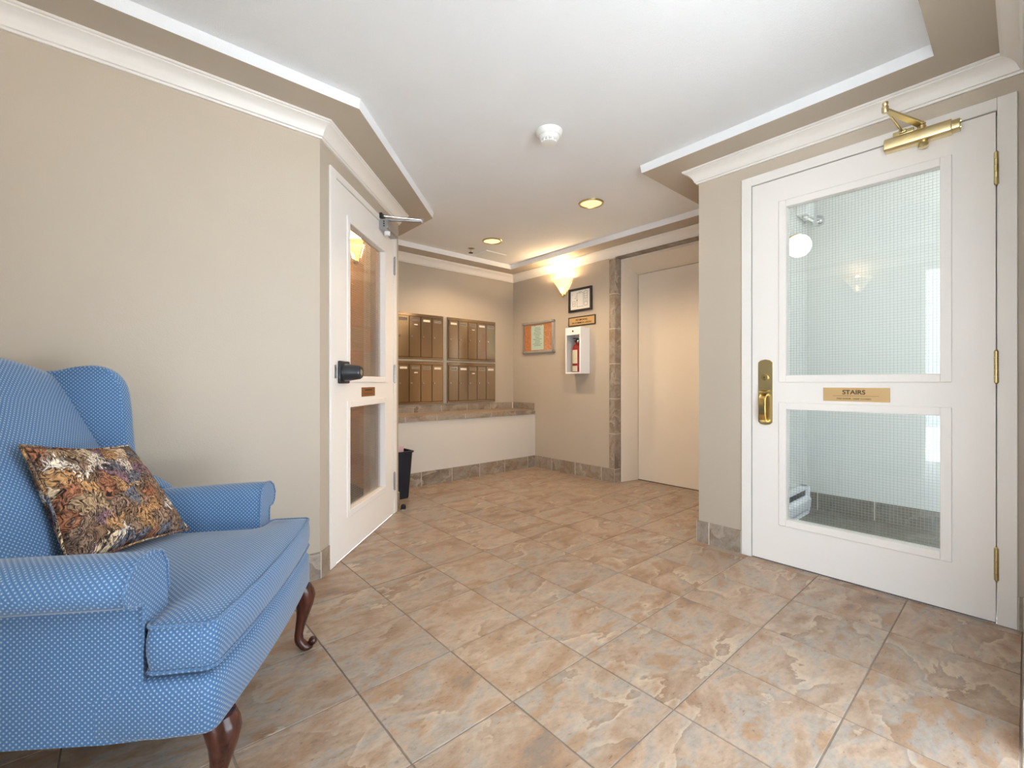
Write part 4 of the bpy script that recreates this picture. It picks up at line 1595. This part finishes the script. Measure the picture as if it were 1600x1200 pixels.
# outside back panel down to the rail
m = MB()
rings = []
for t in (0, 0.25, 0.5, 0.75, 1.0):
    z = 0.24 + 0.72 * t
    x = -0.615 - 0.235 * t
    rings.append([(x, -0.30, z), (x, 0.30, z), (x - 0.03, 0.30, z), (x - 0.03, -0.30, z)])
m.loft(rings, True, True, True, loft_uv(rings))
m.build('outside_back', FAB, CH, smooth=True, boxuv=True)


def wing(sg):
    # outline in x,z; padded panel flaring outwards to the front
    ol = [(-0.70, 0.44), (-0.50, 0.50), (-0.43, 0.548), (-0.46, 0.60), (-0.525, 0.645), (-0.553, 0.70), (-0.562, 0.78), (-0.567, 0.86), (-0.578, 0.945), (-0.604, 0.992),
          (-0.645, 1.014), (-0.70, 1.012), (-0.755, 0.998), (-0.82, 0.988), (-0.845, 0.93), (-0.80, 0.75), (-0.74, 0.55)]
    P = smooth_closed([(x, z, 0) for x, z in ol], 3)
    c = sum(P, Vector()) / len(P)
    rings = []
    for w, s in ((-0.024, 0.90), (-0.021, 0.955), (-0.012, 0.99), (0.0, 1.0), (0.012, 0.99), (0.021, 0.955), (0.024, 0.90)):
        ring = []
        for p in P:
            x, z = c.x + (p.x - c.x) * (1 - (1 - s) * 0.8), c.y + (p.y - c.y) * (1 - (1 - s) * 0.5)
            flare = 0.30 + max(0, (x + 0.80)) * 0.16 + max(0, 0.62 - z) * 0.1
            ring.append((x, sg * (flare + w), z))
        rings.append(ring)
    m = MB()
    if sg > 0:
        rings = [list(reversed(r)) for r in rings]
    m.loft(rings, True, True, True)
    o = m.build('wing', FAB, CH, smooth=True, boxuv=True, angle=60)
    return o


wing(1)
wing(-1)


def cabriole(x, y, a):
    m = MB()
    d = Vector((math.cos(a), math.sin(a), 0))
    prof = [(0.0, 0.232, 0.034), (0.006, 0.215, 0.037), (0.012, 0.195, 0.036), (0.012, 0.165, 0.029), (0.006, 0.13, 0.0215), (-0.002, 0.095, 0.0165), (-0.008, 0.062, 0.0145), (-0.007, 0.042, 0.0155), (0.002, 0.026, 0.02), (0.014, 0.016, 0.024), (0.018, 0.008, 0.022), (0.018, 0.002, 0.013)]
    rings = []
    for off_, z, r in prof:
        rings.append([(x + d.x * off_ + r * math.cos(2 * PI * k / 14), y + d.y * off_ + r * math.sin(2 * PI * k / 14), z) for k in range(14)])
    m.loft(list(reversed(rings)))
    toe = []
    for k in range(7):
        t = PI * k / 6
        toe.append((0.015 * math.sin(t) + 1e-4, -0.015 * math.cos(t)))
    m.lathe(toe, 12, (x + d.x * 0.038, y + d.y * 0.038, 0.026))
    lg = m.build('leg', 'mahogany', CH, smooth=True, angle=60)
    return lg


cabriole(-0.012, 0.318, 0.35)
cabriole(-0.012, -0.305, -0.35)
for sg in (1, -1):
    rings = []
    for z, o_, r in ((0.24, 0, 0.024), (0.12, -0.015, 0.02), (0.001, -0.045, 0.017)):
        rings.append([(-0.59 + o_ + r * cx, sg * 0.27 + r * cy, z) for cx, cy in ((1, 1), (-1, 1), (-1, -1), (1, -1))])
    MB().loft(list(reversed(rings))).build('leg', 'mahogany', CH, bevel=0.003)

# ------------------------------------------------------------------ throw cushion (in the armchair's frame, its own thing)
PC = thing('throw_cushion', 'brown and black tapestry throw cushion leaning in the armchair', 'cushion', (0.329, 1.424, 0), math.radians(-31.15))
TLc, TRc, BRc, BLc = Vector((-0.575, -0.06, 0.80)), Vector((-0.515, 0.245, 0.755)), Vector((-0.305, 0.175, 0.497)), Vector((-0.44, -0.10, 0.488))
nrm = ((TRc - TLc).cross(BLc - TLc)).normalized()
if nrm.x < 0:
    nrm = -nrm
G = 22
m = MB()
for sgn in (1, -1):
    b = len(m.v)
    for i in range(G + 1):
        for j in range(G + 1):
            u, v = i / G, j / G
            # sides draw in between the corners
            uu, vv = 2 * u - 1, 2 * v - 1
            pu = u - 0.045 * uu * (1 - vv * vv) * 1.0
            pv = v - 0.045 * vv * (1 - uu * uu) * 1.0
            p = (TLc * (1 - pu) + TRc * pu) * (1 - pv) + (BLc * (1 - pu) + BRc * pu) * pv
            hgt = 0.062 * (max(0, (1 - uu * uu) * (1 - vv * vv))) ** 0.42
            m.v.append(p + nrm * hgt * sgn)
    for i in range(G):
        for j in range(G):
            idx = [b + i * (G + 1) + j, b + (i + 1) * (G + 1) + j, b + (i + 1) * (G + 1) + j + 1, b + i * (G + 1) + j + 1]
            uvq = [(q[0] / G * 0.36, q[1] / G * 0.36 + (1 if sgn < 0 else 0)) for q in ((i, j), (i + 1, j), (i + 1, j + 1), (i, j + 1))]
            if sgn > 0:
                idx.reverse()
                uvq.reverse()
            m.face(idx, uvq)
cv = m.build('cover', 'tapestry', PC, smooth=True, angle=80)
edge = []
for (A, B_) in ((TLc, TRc), (TRc, BRc), (BRc, BLc), (BLc, TLc)):
    for k in range(8):
        t = k / 8
        p = A + (B_ - A) * t
        mid = (TLc + TRc + BRc + BLc) / 4
        uu = 2 * t - 1
        p = p + (mid - p).normalized() * 0.015 * (1 - uu * uu)
        edge.append(p)
edge.append(edge[0])
MB().tube(edge, 0.004, 6, False).build('cord_edge', 'tapestry', PC, smooth=True, boxuv=True)

struct(MB().box(-0.9, -1.05, 2.66, 4.1, 5.7, 2.76).build('leak_slab', 'concrete'), 'unseen slab added above the lobby to block light leaks', 'leak_slab')  # slab added out of view so sun and sky cannot leak in
# ------------------------------------------------------------------ outside the entrance, behind the camera
struct(MB().box(-8, -8, -0.08, 8, YF - 0.1, -0.02).box(-8, YF - 0.1, -0.08, XB - 0.1, 8, -0.02).build('floor_outside', 'concrete'), 'grey paving outside the entrance', 'paving')
for k, (loc, rz, w_) in enumerate((((XRT - 0.85, YF, 0), PI, 1.3), ((XB, YF + 0.034, 0), PI / 2, 0.65))):
    ef = thing('door_%d' % (4 + k), ('white lined entrance doorway at the viewpoint', 'white lined entrance doorway beside the armchair wall')[k], 'doorway', loc, rz, kind='structure')
    MB().box(0.0005, 0.002, 0.001, 0.02, 0.098, 2.099).build('jamb', 'white_trim', ef)
    MB().box(w_ - 0.02, 0.002, 0.001, w_ - 0.0005, 0.098, 2.099).build('jamb', 'white_trim', ef)
    MB().box(0.02, 0.002, 2.08, w_ - 0.02, 0.098, 2.099).build('head', 'white_trim', ef)
